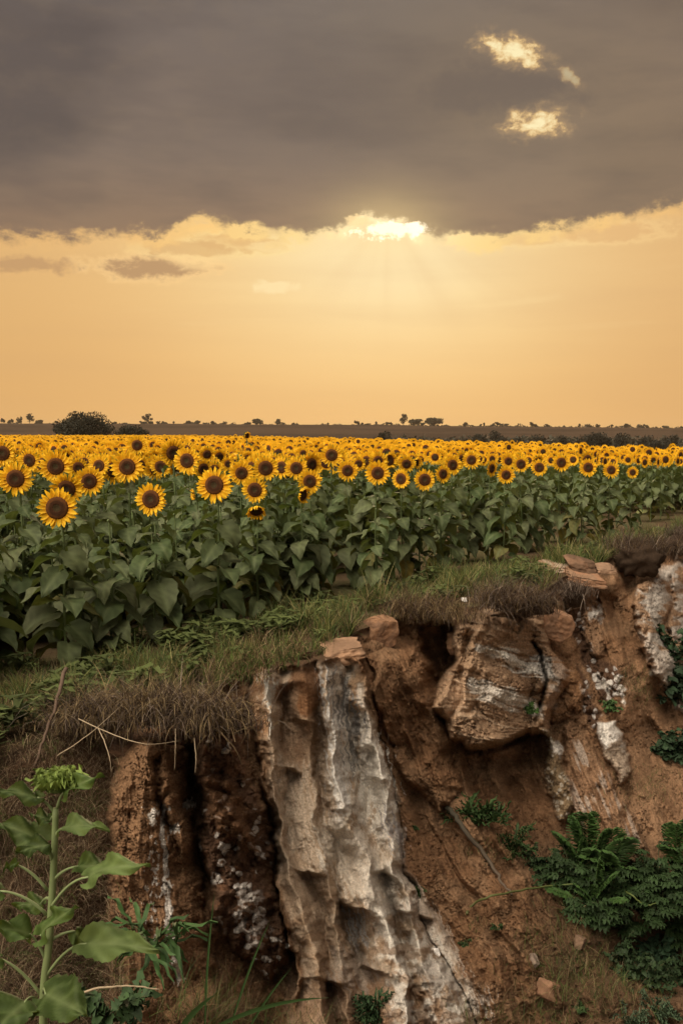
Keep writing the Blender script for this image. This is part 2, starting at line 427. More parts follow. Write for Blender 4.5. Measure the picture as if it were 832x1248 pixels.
# ============================================================ terrain
EDGE = np.array([(-900, 1400), (-400, 1130), (-120, 985), (0, 925), (60, 900), (130, 876), (200, 862), (260, 842), (300, 812), (350, 797), (400, 790), (440, 765), (480, 752), (540, 745), (600, 738), (650, 724), (690, 702), (720, 692), (760, 674), (800, 661), (832, 652), (900, 638), (1100, 612), (1400, 598), (1900, 588)], float)
def edge_y(px):
    px = np.asarray(px, float)
    return np.interp(px, EDGE[:, 0], EDGE[:, 1])+fbm(px/35.0, px*0+3.3, 4, 5)*4.0
CTRL = [(-200, 1248, 3.8), (0, 1248, 4.6), (-200, 1080, 4.9), (0, 1080, 5.8), (130, 1248, 5.9), (130, 1080, 6.5), (130, 960, 7.1),
 (200, 1000, 7.6), (200, 1100, 7.2), (200, 1190, 6.8), (200, 1248, 6.4), (260, 920, 8.3), (260, 1100, 7.5), (260, 1248, 6.6),
 (330, 860, 9.4), (330, 1000, 8.9), (330, 1120, 8.1), (330, 1248, 7.0),
 (400, 860, 9.9), (400, 1000, 9.3), (400, 1120, 8.5), (400, 1248, 7.3), (470, 1000, 10.2), (480, 1130, 9.0), (480, 1248, 7.7),
 (520, 780, 11.8), (540, 850, 11.8), (540, 930, 11.2), (560, 1000, 10.4), (560, 1100, 9.3), (560, 1200, 8.4), (560, 1248, 8.0),
 (600, 930, 12.1), (620, 1000, 11.2), (650, 1100, 9.8), (650, 1248, 8.3), (600, 790, 13.0), (680, 900, 13.0),
 (700, 760, 14.9), (730, 850, 13.8), (760, 950, 12.6), (740, 1050, 11.0), (832, 1248, 8.7), (832, 1100, 10.4), (832, 1000, 12.0), (832, 920, 14.2),
 (832, 820, 17.8), (832, 720, 20.5), (780, 740, 17.0), (770, 830, 14.6), (1100, 700, 29), (1100, 900, 17), (1100, 1248, 9), (-400, 1248, 3.2),
 (0, 1500, 3.4), (400, 1500, 5.4), (800, 1500, 6.2), (1100, 1500, 6.5), (-400, 1500, 2.6), (-900, 1600, 2.2)]
_cx = np.array(CTRL, float)
_ex = np.array([-900, -400, -120, 0, 60, 130, 200, 260, 300, 350, 400, 440, 480, 540, 600, 650, 690, 720, 760, 800, 832, 900, 1100], float)
_ey = np.interp(_ex, EDGE[:, 0], EDGE[:, 1]); _cx = np.vstack([_cx, np.stack([_ex, _ey, ground_D(_ey)], 1)])
def _phi(dx, dy): return np.sqrt((dx/100)**2+(dy/100)**2+0.12)
_A = _phi(_cx[:, 0][:, None]-_cx[:, 0], _cx[:, 1][:, None]-_cx[:, 1]); _n = len(_cx)
_P = np.hstack([np.ones((_n, 1)), _cx[:, :2]/100])
_S = np.block([[_A, _P], [_P.T, np.zeros((3, 3))]])
_w = np.linalg.solve(_S, np.concatenate([np.log(_cx[:, 2]), [0, 0, 0]]))
def base_D(px, py):
    s = _w[_n]+_w[_n+1]*px/100+_w[_n+2]*py/100
    for k in range(_n): s = s+_w[k]*_phi(px-_cx[k, 0], py-_cx[k, 1])
    return np.exp(s)

def paint(col, m, c):
    m = np.clip(m, 0, 1)[..., None]; return col*(1-m)+np.asarray(c)*m

A_POLY = [(138, 925), (180, 902), (222, 908), (228, 960), (232, 1000), (240, 1060), (243, 1110), (262, 1170), (275, 1270), (120, 1275), (132, 1100)]
CONG = [(238, 868), (292, 880), (300, 930), (318, 980), (332, 1030), (330, 1060), (345, 1120), (360, 1160), (330, 1190), (285, 1160), (258, 1110), (246, 1040), (240, 960)]
C_POLY = [(300, 815), (325, 806), (352, 815), (392, 806), (430, 806), (447, 850), (462, 890), (470, 930), (484, 970), (490, 1010), (488, 1050), (505, 1085), (535, 1120), (560, 1180), (600, 1275), (345, 1275), (372, 1190), (352, 1120), (335, 1050), (330, 1000), (318, 930), (302, 860)]
E_POLY = [(552, 752), (600, 738), (660, 742), (668, 790), (690, 815), (690, 830), (672, 870), (668, 898), (640, 893), (600, 912), (572, 915), (562, 905), (548, 900), (543, 880), (527, 860), (532, 835), (552, 805), (546, 790)]
E_CORE = [(568, 795), (585, 752), (660, 756), (692, 818), (676, 850), (664, 885), (640, 893), (575, 912), (548, 890), (560, 850)]
PIL = [(658, 890), (672, 893), (690, 940), (698, 985), (690, 1005), (672, 985), (664, 940)]
RIDGE_F = [(690, 880), (715, 905), (740, 950), (775, 1000), (790, 1050), (700, 1060), (700, 1000), (690, 950)]
SLAB2 = [(726, 882), (752, 876), (762, 905), (768, 945), (755, 955), (735, 920)]
DARKC = [(690, 710), (712, 725), (712, 770), (730, 800), (760, 830), (765, 850), (740, 855), (722, 835), (705, 800), (695, 770), (684, 740)]
DARKD = [(700, 800), (716, 835), (735, 870), (725, 895), (712, 880), (700, 850)]
FARW = [(775, 715), (800, 690), (850, 680), (850, 830), (812, 835), (790, 800), (775, 760)]
FARW2 = [(780, 772), (800, 785), (830, 815), (850, 870), (835, 880), (805, 835)]

def dome(s, w):
    t = np.clip(s/w, 0, 1); return np.sqrt(1-(1-t)**2)
def features(px, py, D):
    """relief of the gully wall: metres towards the viewer, and base colour"""
    wx = px+fbm(px/38, py/38, 4, 21)*7; wy = py+fbm(px/38+50, py/38, 4, 31)*7
    H = np.zeros_like(px)
    k = D/10.0
    brown = np.array([0.275, 0.162, 0.092]); red = np.array([0.205, 0.108, 0.056]); tan = np.array([0.58, 0.455, 0.34]); white = np.array([0.84, 0.78, 0.71]); dark = np.array([0.125, 0.070, 0.045])
    n1 = fbm(px/60, py/60, 5, 41); n2 = fbm(px/14, py/14, 4, 51)
    col = brown+(red-brown)*sstep(n1, -0.25, 0.35)[..., None]
    col = col*(1+0.30*n2[..., None])
    right = sstep(px, 640, 780)*sstep(py, 760, 860)
    col = paint(col, right*0.55+sstep(n1+n2*0.3, 0.1, 0.5)*0.25, (0.32, 0.19, 0.11))
    # rills running down the slopes (down and to the right)
    flow = (px-400)*0.86-(py-900)*0.46
    warp = fbm(px/110, py/110, 2, 61)*14
    along = (px-400)*0.46+(py-900)*0.86
    slope_m = sstep(inside(wx, wy, [(446, 790), (520, 760), (560, 800), (545, 900), (600, 930), (660, 900), (700, 1000), (900, 1000), (900, 1290), (560, 1290), (500, 1080), (486, 1010), (468, 900)]), -12, 25)
    slope_m = np.maximum(slope_m, sstep(inside(wx, wy, [(700, 720), (760, 720), (775, 800), (900, 980), (900, 1060), (790, 1010), (745, 900), (705, 800)]), -8, 15))
    rl = ridged((flow+warp)/30, along/170, 4, 71, 0.55)
    H += slope_m*rl*0.10*k+slope_m*ridged((flow+warp)/62, along/260, 2, 74)*0.24*k+slope_m*fbm((flow+warp)/40, along/130, 3, 73)*0.22*k
    H += slope_m*fbm((flow+warp)/6, along/30, 4, 75)*0.014*k+slope_m*np.maximum(0, fbm(px/7, py/6, 3, 76))*0.015+slope_m*facets(flow/14+9, along/40, 77)*0.05*k*sstep(fbm(px/60, py/60, 2, 78), -.2, .2)
    # general roughness
    H += (fbm(wx/70, wy/90, 3, 81)*0.16+fbm(wx/16, wy/16, 4, 91)*0.022)*k
    # chunky fracture facets away from the smooth slopes
    notC = 1-sstep(inside(wx, wy, C_POLY), -4, 6)
    chunk = (1-slope_m*0.93)*sstep(px, 130, 210)*(0.03+0.97*notC)
    H += chunk*(facets(wx/34, wy/46, 5)*0.36+facets(wx/13+3, wy/16, 6)*0.13+facets(wx/5, wy/6, 7)*0.04)*k
    sm = sstep(inside(px, py, [(446, 790), (520, 760), (560, 800), (545, 900), (600, 930), (700, 1000), (620, 1290), (500, 1290), (486, 1010), (468, 900)]), 0, 40)
    # --- column A
    s = inside(wx, wy, A_POLY); m_A = sstep(s, 0, 8); H += 0.50*dome(s+2, 50)+m_A*facets(wx/30, wy/40, 105)*0.2
    H += sstep(s, 0, 20)*ridged((px-0.10*(py-900))/18, py/100, 3, 101)*0.04
    d, _ = seg_dist(wx, wy, [(195, 925), (192, 975), (205, 1010)]); H -= 0.20*np.exp(-(d/5)**2)*sstep(s, -5, 5)
    for cx, cy, rx, ry, h in ((213, 990, 16, 22, .20), (226, 1020, 18, 17, .26), (205, 960, 14, 26, .12)):
        q = ((wx-cx)/rx)**2+((wy-cy)/ry)**2; H += h*np.sqrt(np.clip(1-q, 0, 1))
    col = paint(col, sstep(s, -4, 8)*0.8, (0.25, 0.115, 0.052)*(1+0.25*n2[..., None])*1.0 if False else (0.29, 0.165, 0.09))
    # white runs on A
    wn = fbm(px/5, py/16, 4, 111)
    d, _ = seg_dist(px+fbm(py/14, px/40, 3, 7)*4, py, [(198, 985), (199, 1010), (201, 1050), (203, 1090), (208, 1130), (215, 1170), (218, 1195)])
    col = paint(col, sstep(5.5-d+wn*5, 0.5, 3.0)*0.95, white)
    d, _ = seg_dist(px, py, [(184, 985), (188, 1030), (187, 1090), (182, 1140)])
    col = paint(col, sstep(8-d+wn*14, 2.5, 5)*sstep(fbm(px/6, py/9, 3, 17), 0.0, 0.25)*0.85, white)
    for cx, cy in ((187, 991), (232, 978), (214, 1012)):
        col = paint(col, sstep(8-np.hypot(px-cx, (py-cy)*0.8)+wn*6, 1.5, 4), white)
    # dark recess right of A
    s = inside(wx, wy, [(224, 905), (242, 905), (250, 960), (252, 1020), (248, 1080), (240, 1060), (236, 1000)]); H -= 0.22*sstep(s, -3, 8)
    # --- conglomerate lump
    s = inside(wx, wy, CONG); m = sstep(s, -3, 9)
    H += 0.55*dome(s+2, 34)
    c1, c2, ci = worley(px/8.5+fbm(px/12, py/12, 2, 3)*0.4, py/8.5, 25)
    b1, b2, bi = worley(px/20, py/20, 27)
    H += m*((1-c1)*0.13*(0.4+ci)+(1-b1)*0.26+facets(wx/24, wy/26, 28)*0.3)*k
    col = paint(col, m*0.9, dark); col = paint(col, m*sstep(b1, 0.1, 0.55)*0.0, dark)
    mk = sstep(s, -2, 4)*(ci > 0.74)*sstep(c2-c1+n2*.25, 0.05, 0.22); spot = np.clip(sstep(fbm(px/26, py/26, 3, 29)+(py-1010)*0.0015, -0.12, 0.12), 0, 1)
    col = paint(col, mk*spot, (0.60, 0.55, 0.50)); col = paint(col, m*((ci > 0.25) & (ci < 0.45))*sstep(c2-c1, 0.1, 0.2)*0.7, (0.20, 0.10, 0.055))
    # brown lump at its left, under the sod
    s = inside(wx, wy, [(246, 935), (285, 950), (300, 985), (318, 1040), (290, 1040), (262, 1010), (248, 975)]); H += 0.16*sstep(s, -2, 14); col = paint(col, sstep(s, -2, 5)*0.75, (0.20, 0.105, 0.055))
    s = inside(wx, wy, [(285, 1090), (320, 1085), (330, 1130), (318, 1165), (290, 1140), (280, 1115)]); H += 0.2*sstep(s, -2, 12)
    col = paint(col, sstep(s, -2, 4)*sstep(fbm(px/10, py/10, 4, 33), -0.25, 0.1)*0.85, (0.46, 0.41, 0.37))
    # --- white buttress C
    cx = wx*.75+px*.25+fbm(px/17, py/26, 3, 122)*2.0; cy = wy*.4+py*.6+fbm(px/13+9, py/13, 2, 123)*1.5
    s = inside(cx, cy, C_POLY); m = sstep(s, -3, 6)
    TY = [800, 870, 930, 1000, 1060, 1120, 1180, 1275]
    TR = [([302, 304, 312, 326, 334, 345, 350, 345], [-.05]*8),
          ([308, 312, 320, 331, 339, 352, 360, 358], [.42, .45, .45, .5, .55, .5, .5, .4]),
          ([323, 329, 332, 339, 352, 370, 387, 398], [.62, .70, .72, .85, .95, .95, .85, .75]),
          ([343, 346, 345, 353, 372, 392, 402, 410], [.12, .10, .20, .42, .50, .40, .30, .25]),
          ([370, 375, 380, 382, 396, 405, 420, 428], [.55, .60, .52, .72, .80, .72, .65, .55]),
          ([388, 389, 387, 395, 412, 421, 434, 442], [.25, .22, .15, .45, .45, .18, .25, .25]),
          ([397, 401, 407, 423, 449, 474, 486, 502], [.85, .98, 1.05, 1.12, 1.18, 1.15, 1.0, .85]),
          ([416, 424, 436, 452, 466, 483, 497, 515], [.22, .25, .40, .62, .72, .45, .35, .30]),
          ([432, 447, 461, 476, 482, 495, 521, 552], [.50, .75, 1.02, 1.08, 1.0, .80, .72, .6]),
          ([440, 455, 469, 484, 489, 505, 535, 575], [.35, .50, .75, .78, .7, .5, .45, .4]),
          ([446, 460, 474, 488, 493, 512, 548, 596], [-.10]*8)]
    sway = 5.0*np.sin(cy/31.0)*sstep(cy, 900, 990)+3.0*np.sin(cy/23.0+1)*sstep(cy, 1000, 1080)
    tx = [np.interp(cy, TY, t[0])+sway*math.sin((i_+.5)*1.3)*(0 < i_ < 10) for i_, t in enumerate(TR)]; th_ = [np.interp(cy, TY, t[1]) for t in TR]
    Hc = np.zeros_like(px)
    for i_ in range(len(TR)-1):
        t_ = (cx-tx[i_])/(tx[i_+1]-tx[i_]+1e-6); mk_ = (t_ >= 0) & (t_ < 1)
        e_ = 0.55*t_+0.45*t_*t_*(3-2*t_)
        Hc = np.where(mk_, th_[i_]*(1-e_)+th_[i_+1]*e_, Hc)
    for x_, w_, y_, h_, l_ in ((432, 22, 1104, .34, 60), (376, 18, 1062, .22, 55), (350, 14, 936, .26, 40), (472, 16, 1064, .26, 50), (400, 22, 1196, .28, 50), (506, 18, 1112, .26, 45), (458, 20, 1182, .28, 50), (412, 10, 985, .16, 60), (345, 12, 1130, .22, 50), (330, 8, 870, .12, 40), (462, 10, 948, .14, 40), (372, 12, 878, .20, 36)):
        yy_ = cy-y_-(cx-x_)*.25; Hc = Hc+h_*np.exp(-((cx-x_)/w_)**4)*np.clip(1+yy_/l_, 0, 1)**1.3*(1-sstep(yy_, -1, 5))
    H = np.where(inside(cx, cy, C_POLY) > -6, H*0.22+H*.78*(1-m)+Hc*1.15, H)
    ax = px-np.interp(py, [800, 900, 1000, 1100, 1180, 1270], [0, 4, 22, 58, 82, 118])      # the drapes lean right as they fall
    wv = fbm(px/60, py/110, 2, 121)*8
    fl = ridged((ax+wv)/30, py/300, 2, 131, 0.5)
    H += m*fl*0.03
    H += m*ridged((ax+wv*0.6)/8, py/140, 2, 133)*0.008
    H += m*(fbm(ax/30, py/70, 2, 137)*0.07+fbm(ax/9, py/26, 3, 138)*0.014+facets(ax/18, py/60, 140)*0.035)
    col = paint(col, m*0.95, tan*0.98); col = paint(col, m*sstep(fbm((ax)/12, py/70, 4, 135), -0.1, 0.45)*0.45, (0.36, 0.235, 0.15))
    def rid(pts, w, h, mm=1.0):
        nonlocal H
        d, _ = seg_dist(cx, cy, pts); H = H+h*1.25*(0.75*np.clip(1-d/(w*.85), 0, 1)+0.45*np.clip(1-d/(w*2.0), 0, 1)**2)*mm
    def rid2(pts, w, h, mm=1.0):
        nonlocal H
        d, _ = seg_dist(cx, cy, pts); H = H-h*np.exp(-(d/w)**2)*mm
    for pl, dp in (([(398, 1098), (440, 1092), (478, 1096), (476, 1113), (430, 1116), (402, 1112)], .20), ([(452, 1056), (480, 1054), (484, 1084), (462, 1094), (450, 1080)], .20), ([(486, 1098), (502, 1094), (500, 1150), (488, 1160)], .25), ([(360, 1140), (372, 1150), (376, 1230), (362, 1240)], .25), ([(322, 1100), (336, 1095), (342, 1190), (326, 1200)], .3)):
        H -= dp*.45*sstep(inside(cx, cy, pl), -4, 12)
    # ledge shelf under the left niche
    s = inside(cx, cy, [(336, 835), (372, 830), (392, 870), (390, 915), (376, 935), (350, 938), (336, 915)]); H -= 0.18*sstep(s, -2, 12)
    col = paint(col, sstep(s, -4, 10)*0.65, (0.30, 0.155, 0.078))
    s = inside(cx, cy, [(412, 1115), (452, 1108), (470, 1140), (478, 1190), (450, 1205), (425, 1180)]); H -= 0.14*sstep(s, -2, 8)
    # brown foot and brown top corners of C
    col = paint(col, sstep(inside(wx, wy, [(306, 815), (325, 818), (330, 900), (330, 1010), (316, 930), (304, 870)]), -3, 5)*0.85, (0.33, 0.17, 0.08))
    col = paint(col, sstep(inside(wx, wy, [(355, 810), (392, 812), (392, 850), (385, 875), (365, 870), (350, 840)]), -3, 5)*0.85, (0.29, 0.14, 0.065))
    col = paint(col, sstep(inside(wx, wy, [(425, 812), (445, 825), (452, 860), (465, 905), (450, 905), (436, 870), (424, 850)]), -3, 4)*0.8, (0.35, 0.22, 0.13))
    col = paint(col, sstep(inside(wx, wy, [(345, 1215), (420, 1190), (520, 1200), (600, 1290), (340, 1290)]), -20, 20)*0.65, (0.26, 0.125, 0.062))
    col = paint(col, sstep(inside(cx, cy, [(400, 812), (432, 812), (455, 880), (492, 1000), (492, 1060), (540, 1140), (600, 1240), (480, 1260), (450, 1120), (415, 1000), (398, 900)]), -6, 12)*0.85*sstep(fbm(px/20, py/30, 3, 139), -.5, .05), (0.82, 0.76, 0.68))
    col = paint(col, sstep(inside(cx, cy, [(304, 820), (345, 820), (392, 870), (392, 960), (420, 1060), (440, 1140), (455, 1275), (340, 1275), (350, 1120), (325, 1000)]), -6, 10)*0.55*sstep(fbm(px/26, py/40, 3, 145), -.4, .15), (0.46, 0.325, 0.22))
    col = paint(col, m*sstep(cy, 1085, 1130)*sstep(fbm(px/24, py/18, 4, 147), -.1, .2)*.7, (0.34, 0.215, 0.13))
    # white veils on C
    fib = fbm(ax/3.0+fbm(px/9, py/9, 2, 3), py/45, 4, 141)
    def veil(poly, amt, c=white, soft=9, th=0.0):
        nonlocal col
        s_ = inside(cx, cy, poly); col = paint(col, sstep(s_+fib*16, th, th+soft)*amt*(0.72+0.4*sstep(fib, -0.3, 0.3)), c)
    veil([(392, 812), (408, 815), (420, 870), (430, 930), (424, 1000), (440, 1040), (420, 1030), (398, 970), (392, 900)], 0.95, (0.74, 0.70, 0.655))
    veil([(404, 820), (424, 825), (442, 880), (446, 930), (430, 960), (420, 900)], 0.9, (0.30, 0.28, 0.265), 6)
    veil([(322, 828), (337, 832), (338, 860), (330, 900), (326, 880)], 1.0, (0.66, 0.62, 0.55))
    veil([(440, 905), (464, 895), (474, 940), (484, 985), (472, 1000), (452, 985), (436, 960)], 1.0, (0.84, 0.78, 0.70), 5)
    veil([(334, 930), (380, 935), (388, 1000), (396, 1060), (372, 1060), (345, 1020), (336, 980)], 0.5, (0.66, 0.55, 0.44))
    veil([(385, 990), (440, 1010), (484, 1050), (488, 1090), (455, 1110), (420, 1090), (385, 1050)], 0.8, (0.74, 0.65, 0.55))
    veil([(468, 985), (488, 1010), (488, 1045), (470, 1010)], 0.95, (0.46, 0.42, 0.41), 3)
    veil([(420, 1110), (445, 1108), (446, 1150), (428, 1150)], 0.95, (0.56, 0.52, 0.49), 5)
    veil([(400, 1150), (440, 1150), (470, 1190), (440, 1215), (400, 1200)], 0.5, (0.50, 0.43, 0.37))
    veil([(488, 1060), (505, 1085), (538, 1120), (565, 1180), (545, 1170), (520, 1140), (500, 1120)], 0.7, (0.52, 0.42, 0.34), 4)
    veil([(500, 1180), (530, 1170), (560, 1200), (545, 1215)], 0.7, (0.55, 0.48, 0.42), 5)
    veil([(560, 1205), (600, 1215), (600, 1235), (570, 1230)], 0.7, (0.55, 0.48, 0.42), 5)
    d, _ = seg_dist(cx, cy, [(437, 945), (430, 965), (424, 1000), (416, 1040)]); H += 0.05*np.clip(1-d/4, 0, 1); col = paint(col, sstep(3-d, 0, 2)*0.8, (0.55, 0.47, 0.38))
    # conglomerate run between lump and C
    s = inside(wx, wy, [(325, 1055), (345, 1110), (362, 1165), (345, 1175), (325, 1120), (312, 1070)])
    # --- brown slope D and the dark hollow under the sod
    s = inside(wx, wy, [(505, 758), (560, 765), (556, 800), (545, 835), (530, 850), (520, 820), (512, 790)]); H -= 0.75*sstep(s, -4, 14)
    s = inside(wx, wy, [(446, 800), (475, 790), (505, 790), (520, 830), (545, 900), (560, 960), (540, 990), (500, 960), (476, 900)]); H += 0.5*dome(s+2, 34)
    H += sstep(s, -5, 10)*ridged((px-0.35*(py-800))/16, py/150, 3, 151)*0.06
    # --- layered block E
    s = inside(wx*0.5+px*0.5, wy*0.5+py*0.5, E_POLY); m = sstep(s, -2, 4)
    H += m*facets((wx+wy*.2)/34, (wy-wx*.25)/22, 175)*0.24*k; H += 0.72*dome(s+1, 9)
    s2 = inside(wx*0.5+px*0.5, wy*0.5+py*0.5, E_CORE); H += 0.26*dome(s2+1, 7)
    st = (py-820)-(px-600)*0.22+fbm(px/60, py/20, 3, 161)*6
    strata = vnoise(st/5.0, px/130, 171)+0.6*vnoise(st/2.4, px/80, 172)
    lay = np.floor(st/11+vnoise(px/50, px*0, 174)*0.6); lay_r = _hash(lay.astype(np.int64), np.zeros_like(lay).astype(np.int64)+3, np.zeros_like(lay).astype(np.int64), 9)
    H += m*(strata*0.022+(lay_r-0.5)*0.07)*k
    ecol = np.array([0.44, 0.29, 0.185]); col = paint(col, m*0.85, ecol); col = paint(col, m*sstep(strata, 0.1, 0.7)*0.5, (0.56, 0.42, 0.30))
    col = paint(col, m*sstep(n1+n2*0.4, 0.0, 0.5)*0.35, (0.28, 0.155, 0.085))
    def band(poly, amt, c=white):
        nonlocal col
        s_ = inside(px, py, poly); col = paint(col, sstep(s_+strata*6+n2*5, -3, 4)*amt, c)
    band([(580, 785), (630, 795), (662, 812), (655, 828), (620, 815), (585, 798)], 1.0, (0.80, 0.74, 0.66))
    band([(655, 795), (692, 814), (690, 826), (662, 832), (650, 815)], 1.0, (0.70, 0.655, 0.60))
    band([(572, 826), (620, 838), (665, 862), (662, 875), (620, 862), (570, 845)], 1.0, (0.80, 0.72, 0.63))
    band([(668, 832), (684, 836), (676, 860), (666, 862)], 0.9, (0.6, 0.54, 0.48))
    d, _ = seg_dist(px+vnoise(py/5, px*0, 8)*1.2, py, [(648, 782), (658, 795), (661, 815), (666, 830), (660, 852), (652, 878)]); H -= 0.40*np.exp(-(d/2.0)**2)
    d, _ = seg_dist(wx, wy, [(543, 880), (560, 895), (568, 917), (600, 912), (640, 896), (665, 900)]); H -= 0.18*np.exp(-(d/5)**2)
    # undercut below E
    s = inside(wx, wy, [(560, 920), (600, 918), (645, 902), (662, 930), (664, 980), (640, 960), (600, 945), (570, 955)]); H -= 0.16*sstep(s, -2, 14)
    # --- pillar, ridge F and the small white slab
    s = inside(wx, wy, PIL); m = sstep(s, -2, 3); H += 0.55*dome(s+1, 14); c1, c2, ci = worley(px/5, py/5, 35); H += m*(1-c1)*0.05
    col = paint(col, m*0.9, (0.24, 0.17, 0.10)); col = paint(col, m*(ci > 0.5)*sstep(c2-c1, 0.1, 0.3)*0.8, (0.50, 0.44, 0.36))
    col = paint(col, sstep(9-np.hypot(px-678, py-912)+n2*5, 0, 4)*0.9, white)
    s = inside(wx, wy, RIDGE_F); m = sstep(s, -4, 8); H += 0.5*dome(s+2, 40)
    fx = (px-700)-(py-880)*0.42; H += m*ridged(fx/13, py/120, 4, 181)*0.09
    col = paint(col, m*0.7, (0.33, 0.195, 0.115)); col = paint(col, m*sstep(vnoise(fx/4.0, py/55, 183)+fbm(px/20, py/40, 3, 184)*0.8, 0.15, 0.6)*0.75, (0.52, 0.43, 0.36))
    s = inside(wx, wy, SLAB2); H += 0.42*dome(s+1, 12); col = paint(col, sstep(s, -2, 3)*0.85, (0.44, 0.35, 0.27)); col = paint(col, sstep(s, -1, 3)*sstep(912-py+n2*12, 0, 10), white)
    # dark conglomerate seam
    for PL in (DARKC, DARKD):
        s = inside(wx, wy, PL); m = sstep(s, -2, 4); H -= 0.10*sstep(s, -3, 8); c1, c2, ci = worley(px/6, py/6, 37); H += m*(1-c1)*0.13
        col = paint(col, m*0.9, dark*0.85); col = paint(col, m*(ci > 0.66)*sstep(c2-c1, 0.12, 0.3), (0.58, 0.53, 0.49))
    d, _ = seg_dist(wx, wy, [(722, 828), (740, 838), (752, 850), (754, 830)]); col = paint(col, sstep(6-d+n2*9, 0, 4)*0.9, white)
    # broken pale blocks between seam and slope
    s = inside(wx, wy, [(712, 740), (728, 745), (735, 775), (738, 800), (722, 800), (708, 775), (706, 750)]); H += 0.30*dome(s+1, 13); col = paint(col, sstep(s, -2, 4)*0.6, (0.33, 0.20, 0.12))
    col = paint(col, sstep(9-np.hypot((px-726)*0.9, (py-748)*0.8)+n2*6, 0, 5), (0.6, 0.55, 0.50))
    s = inside(wx, wy, [(672, 800), (700, 808), (710, 840), (702, 868), (688, 860), (680, 830)]); H += 0.25*dome(s+1, 15); col = paint(col, sstep(s, -2, 4)*0.7, (0.30, 0.16, 0.08))
    s = inside(wx, wy, [(670, 835), (690, 850), (692, 870), (676, 885), (664, 870)]); H += 0.28*dome(s+1, 13); col = paint(col, sstep(s, -2, 4)*0.7, (0.34, 0.19, 0.10))
    # --- far white wall
    s = inside(wx, wy, FARW); m = sstep(s, -3, 6); H += 0.9*dome(s+2, 24); H += m*(facets(wx/22, wy/16, 191)*0.35+ridged((px-800)/14-(py-700)/60, py/60, 3, 191)*0.06)
    col = paint(col, m*0.8, (0.36, 0.23, 0.145)); col = paint(col, m*sstep(fbm((px+py*.4)/24, (py-px*.3)/12, 4, 193), -0.25, 0.25)*0.9, (0.54, 0.485, 0.43))
    d, _ = seg_dist(wx, wy, [(812, 700), (816, 740), (812, 770)]); H -= 0.4*np.exp(-(d/3)**2)
    s = inside(wx, wy, FARW2); H += 0.3*sstep(s, -3, 8); col = paint(col, sstep(s+n2*8, -2, 5)*0.85, (0.50, 0.43, 0.37))
    s = inside(wx, wy, [(748, 690), (775, 690), (772, 740), (760, 735), (752, 715)]); H -= 0.7*sstep(s, -4, 12)
    # fine net of drying cracks
    k1, k2, _i = worley(wx/22, wy/22, 45); H -= 0.03*np.exp(-((k2-k1)/0.05)**2)*sstep(py, 900, 960)*slope_m*sstep(fbm(px/50, py/50, 2, 47), -0.1, 0.3)
    # loose crumbly ground low down
    low = sstep(py-px*0.1, 1060, 1180)*sstep(px, 420, 520)
    c1, c2, ci = worley(px/14, py/11, 49); H += low*(1-c1)*0.10*(0.2+ci); H += low*fbm(px/6, py/6, 3, 53)*0.02
    # crisp small relief and stains: crumbs, hairline cracks, fibres
    H += fbm(px/2.6, py/2.6, 3, 301)*(0.010-.006*slope_m)*k
    gq = ridged((flow+fbm(px/30, py/30, 2, 308)*8)/7.5, along/34, 2, 307); gm_ = sstep(gq, .42, .62)*sstep(fbm(px/34, py/34, 3, 309), -.05, .25)*slope_m
    H -= gm_*.05*k; col = col*(1-.45*gm_[..., None])
    n3 = fbm(px/2.2, py/2.4, 3, 303)
    inC = sstep(inside(cx, cy, C_POLY), -3, 6)
    fibc = vnoise(ax/1.7, py/38, 305)+.6*vnoise(ax/3.6+4, py/80, 306)
    H += inC*np.abs(fibc)*0.006
    col = col*(1+((0.34-.14*slope_m)*n3*(1-inC*.5)+inC*0.10*fibc)[..., None])
    for sc_, th_, am_, sd_ in ((19, .035, .55, 311), (44, .022, .75, 312), (9, .05, .35, 313)):
        q1, q2, qi = worley(px/sc_+fbm(px/9, py/9, 4, sd_)*.42, py/(sc_*1.25)+fbm(px/9+7, py/9, 4, sd_)*.42, sd_)
        cr = np.exp(-((q2-q1)/th_)**2)*sstep(fbm(px/50, py/50, 3, sd_+5), -.25, .2)*(1-.75*inC)
        H -= cr*am_*0.07*k; col = col*(1-(cr*am_*.55)[..., None])
    cl_ = np.maximum(0, fbm(px/5.5, py/4.5, 3, 315)-.12)*slope_m; H += cl_*0.035
    # left bank: dark litter
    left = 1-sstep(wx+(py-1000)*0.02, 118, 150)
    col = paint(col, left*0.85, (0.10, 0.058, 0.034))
    # right bottom under the bushes: shade painted into the soil, hollow carved deeper
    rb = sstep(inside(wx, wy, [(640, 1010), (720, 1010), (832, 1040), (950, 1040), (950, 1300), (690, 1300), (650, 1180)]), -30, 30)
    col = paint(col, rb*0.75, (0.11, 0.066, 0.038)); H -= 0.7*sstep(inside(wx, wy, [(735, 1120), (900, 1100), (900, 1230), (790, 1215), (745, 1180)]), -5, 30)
    return H, col

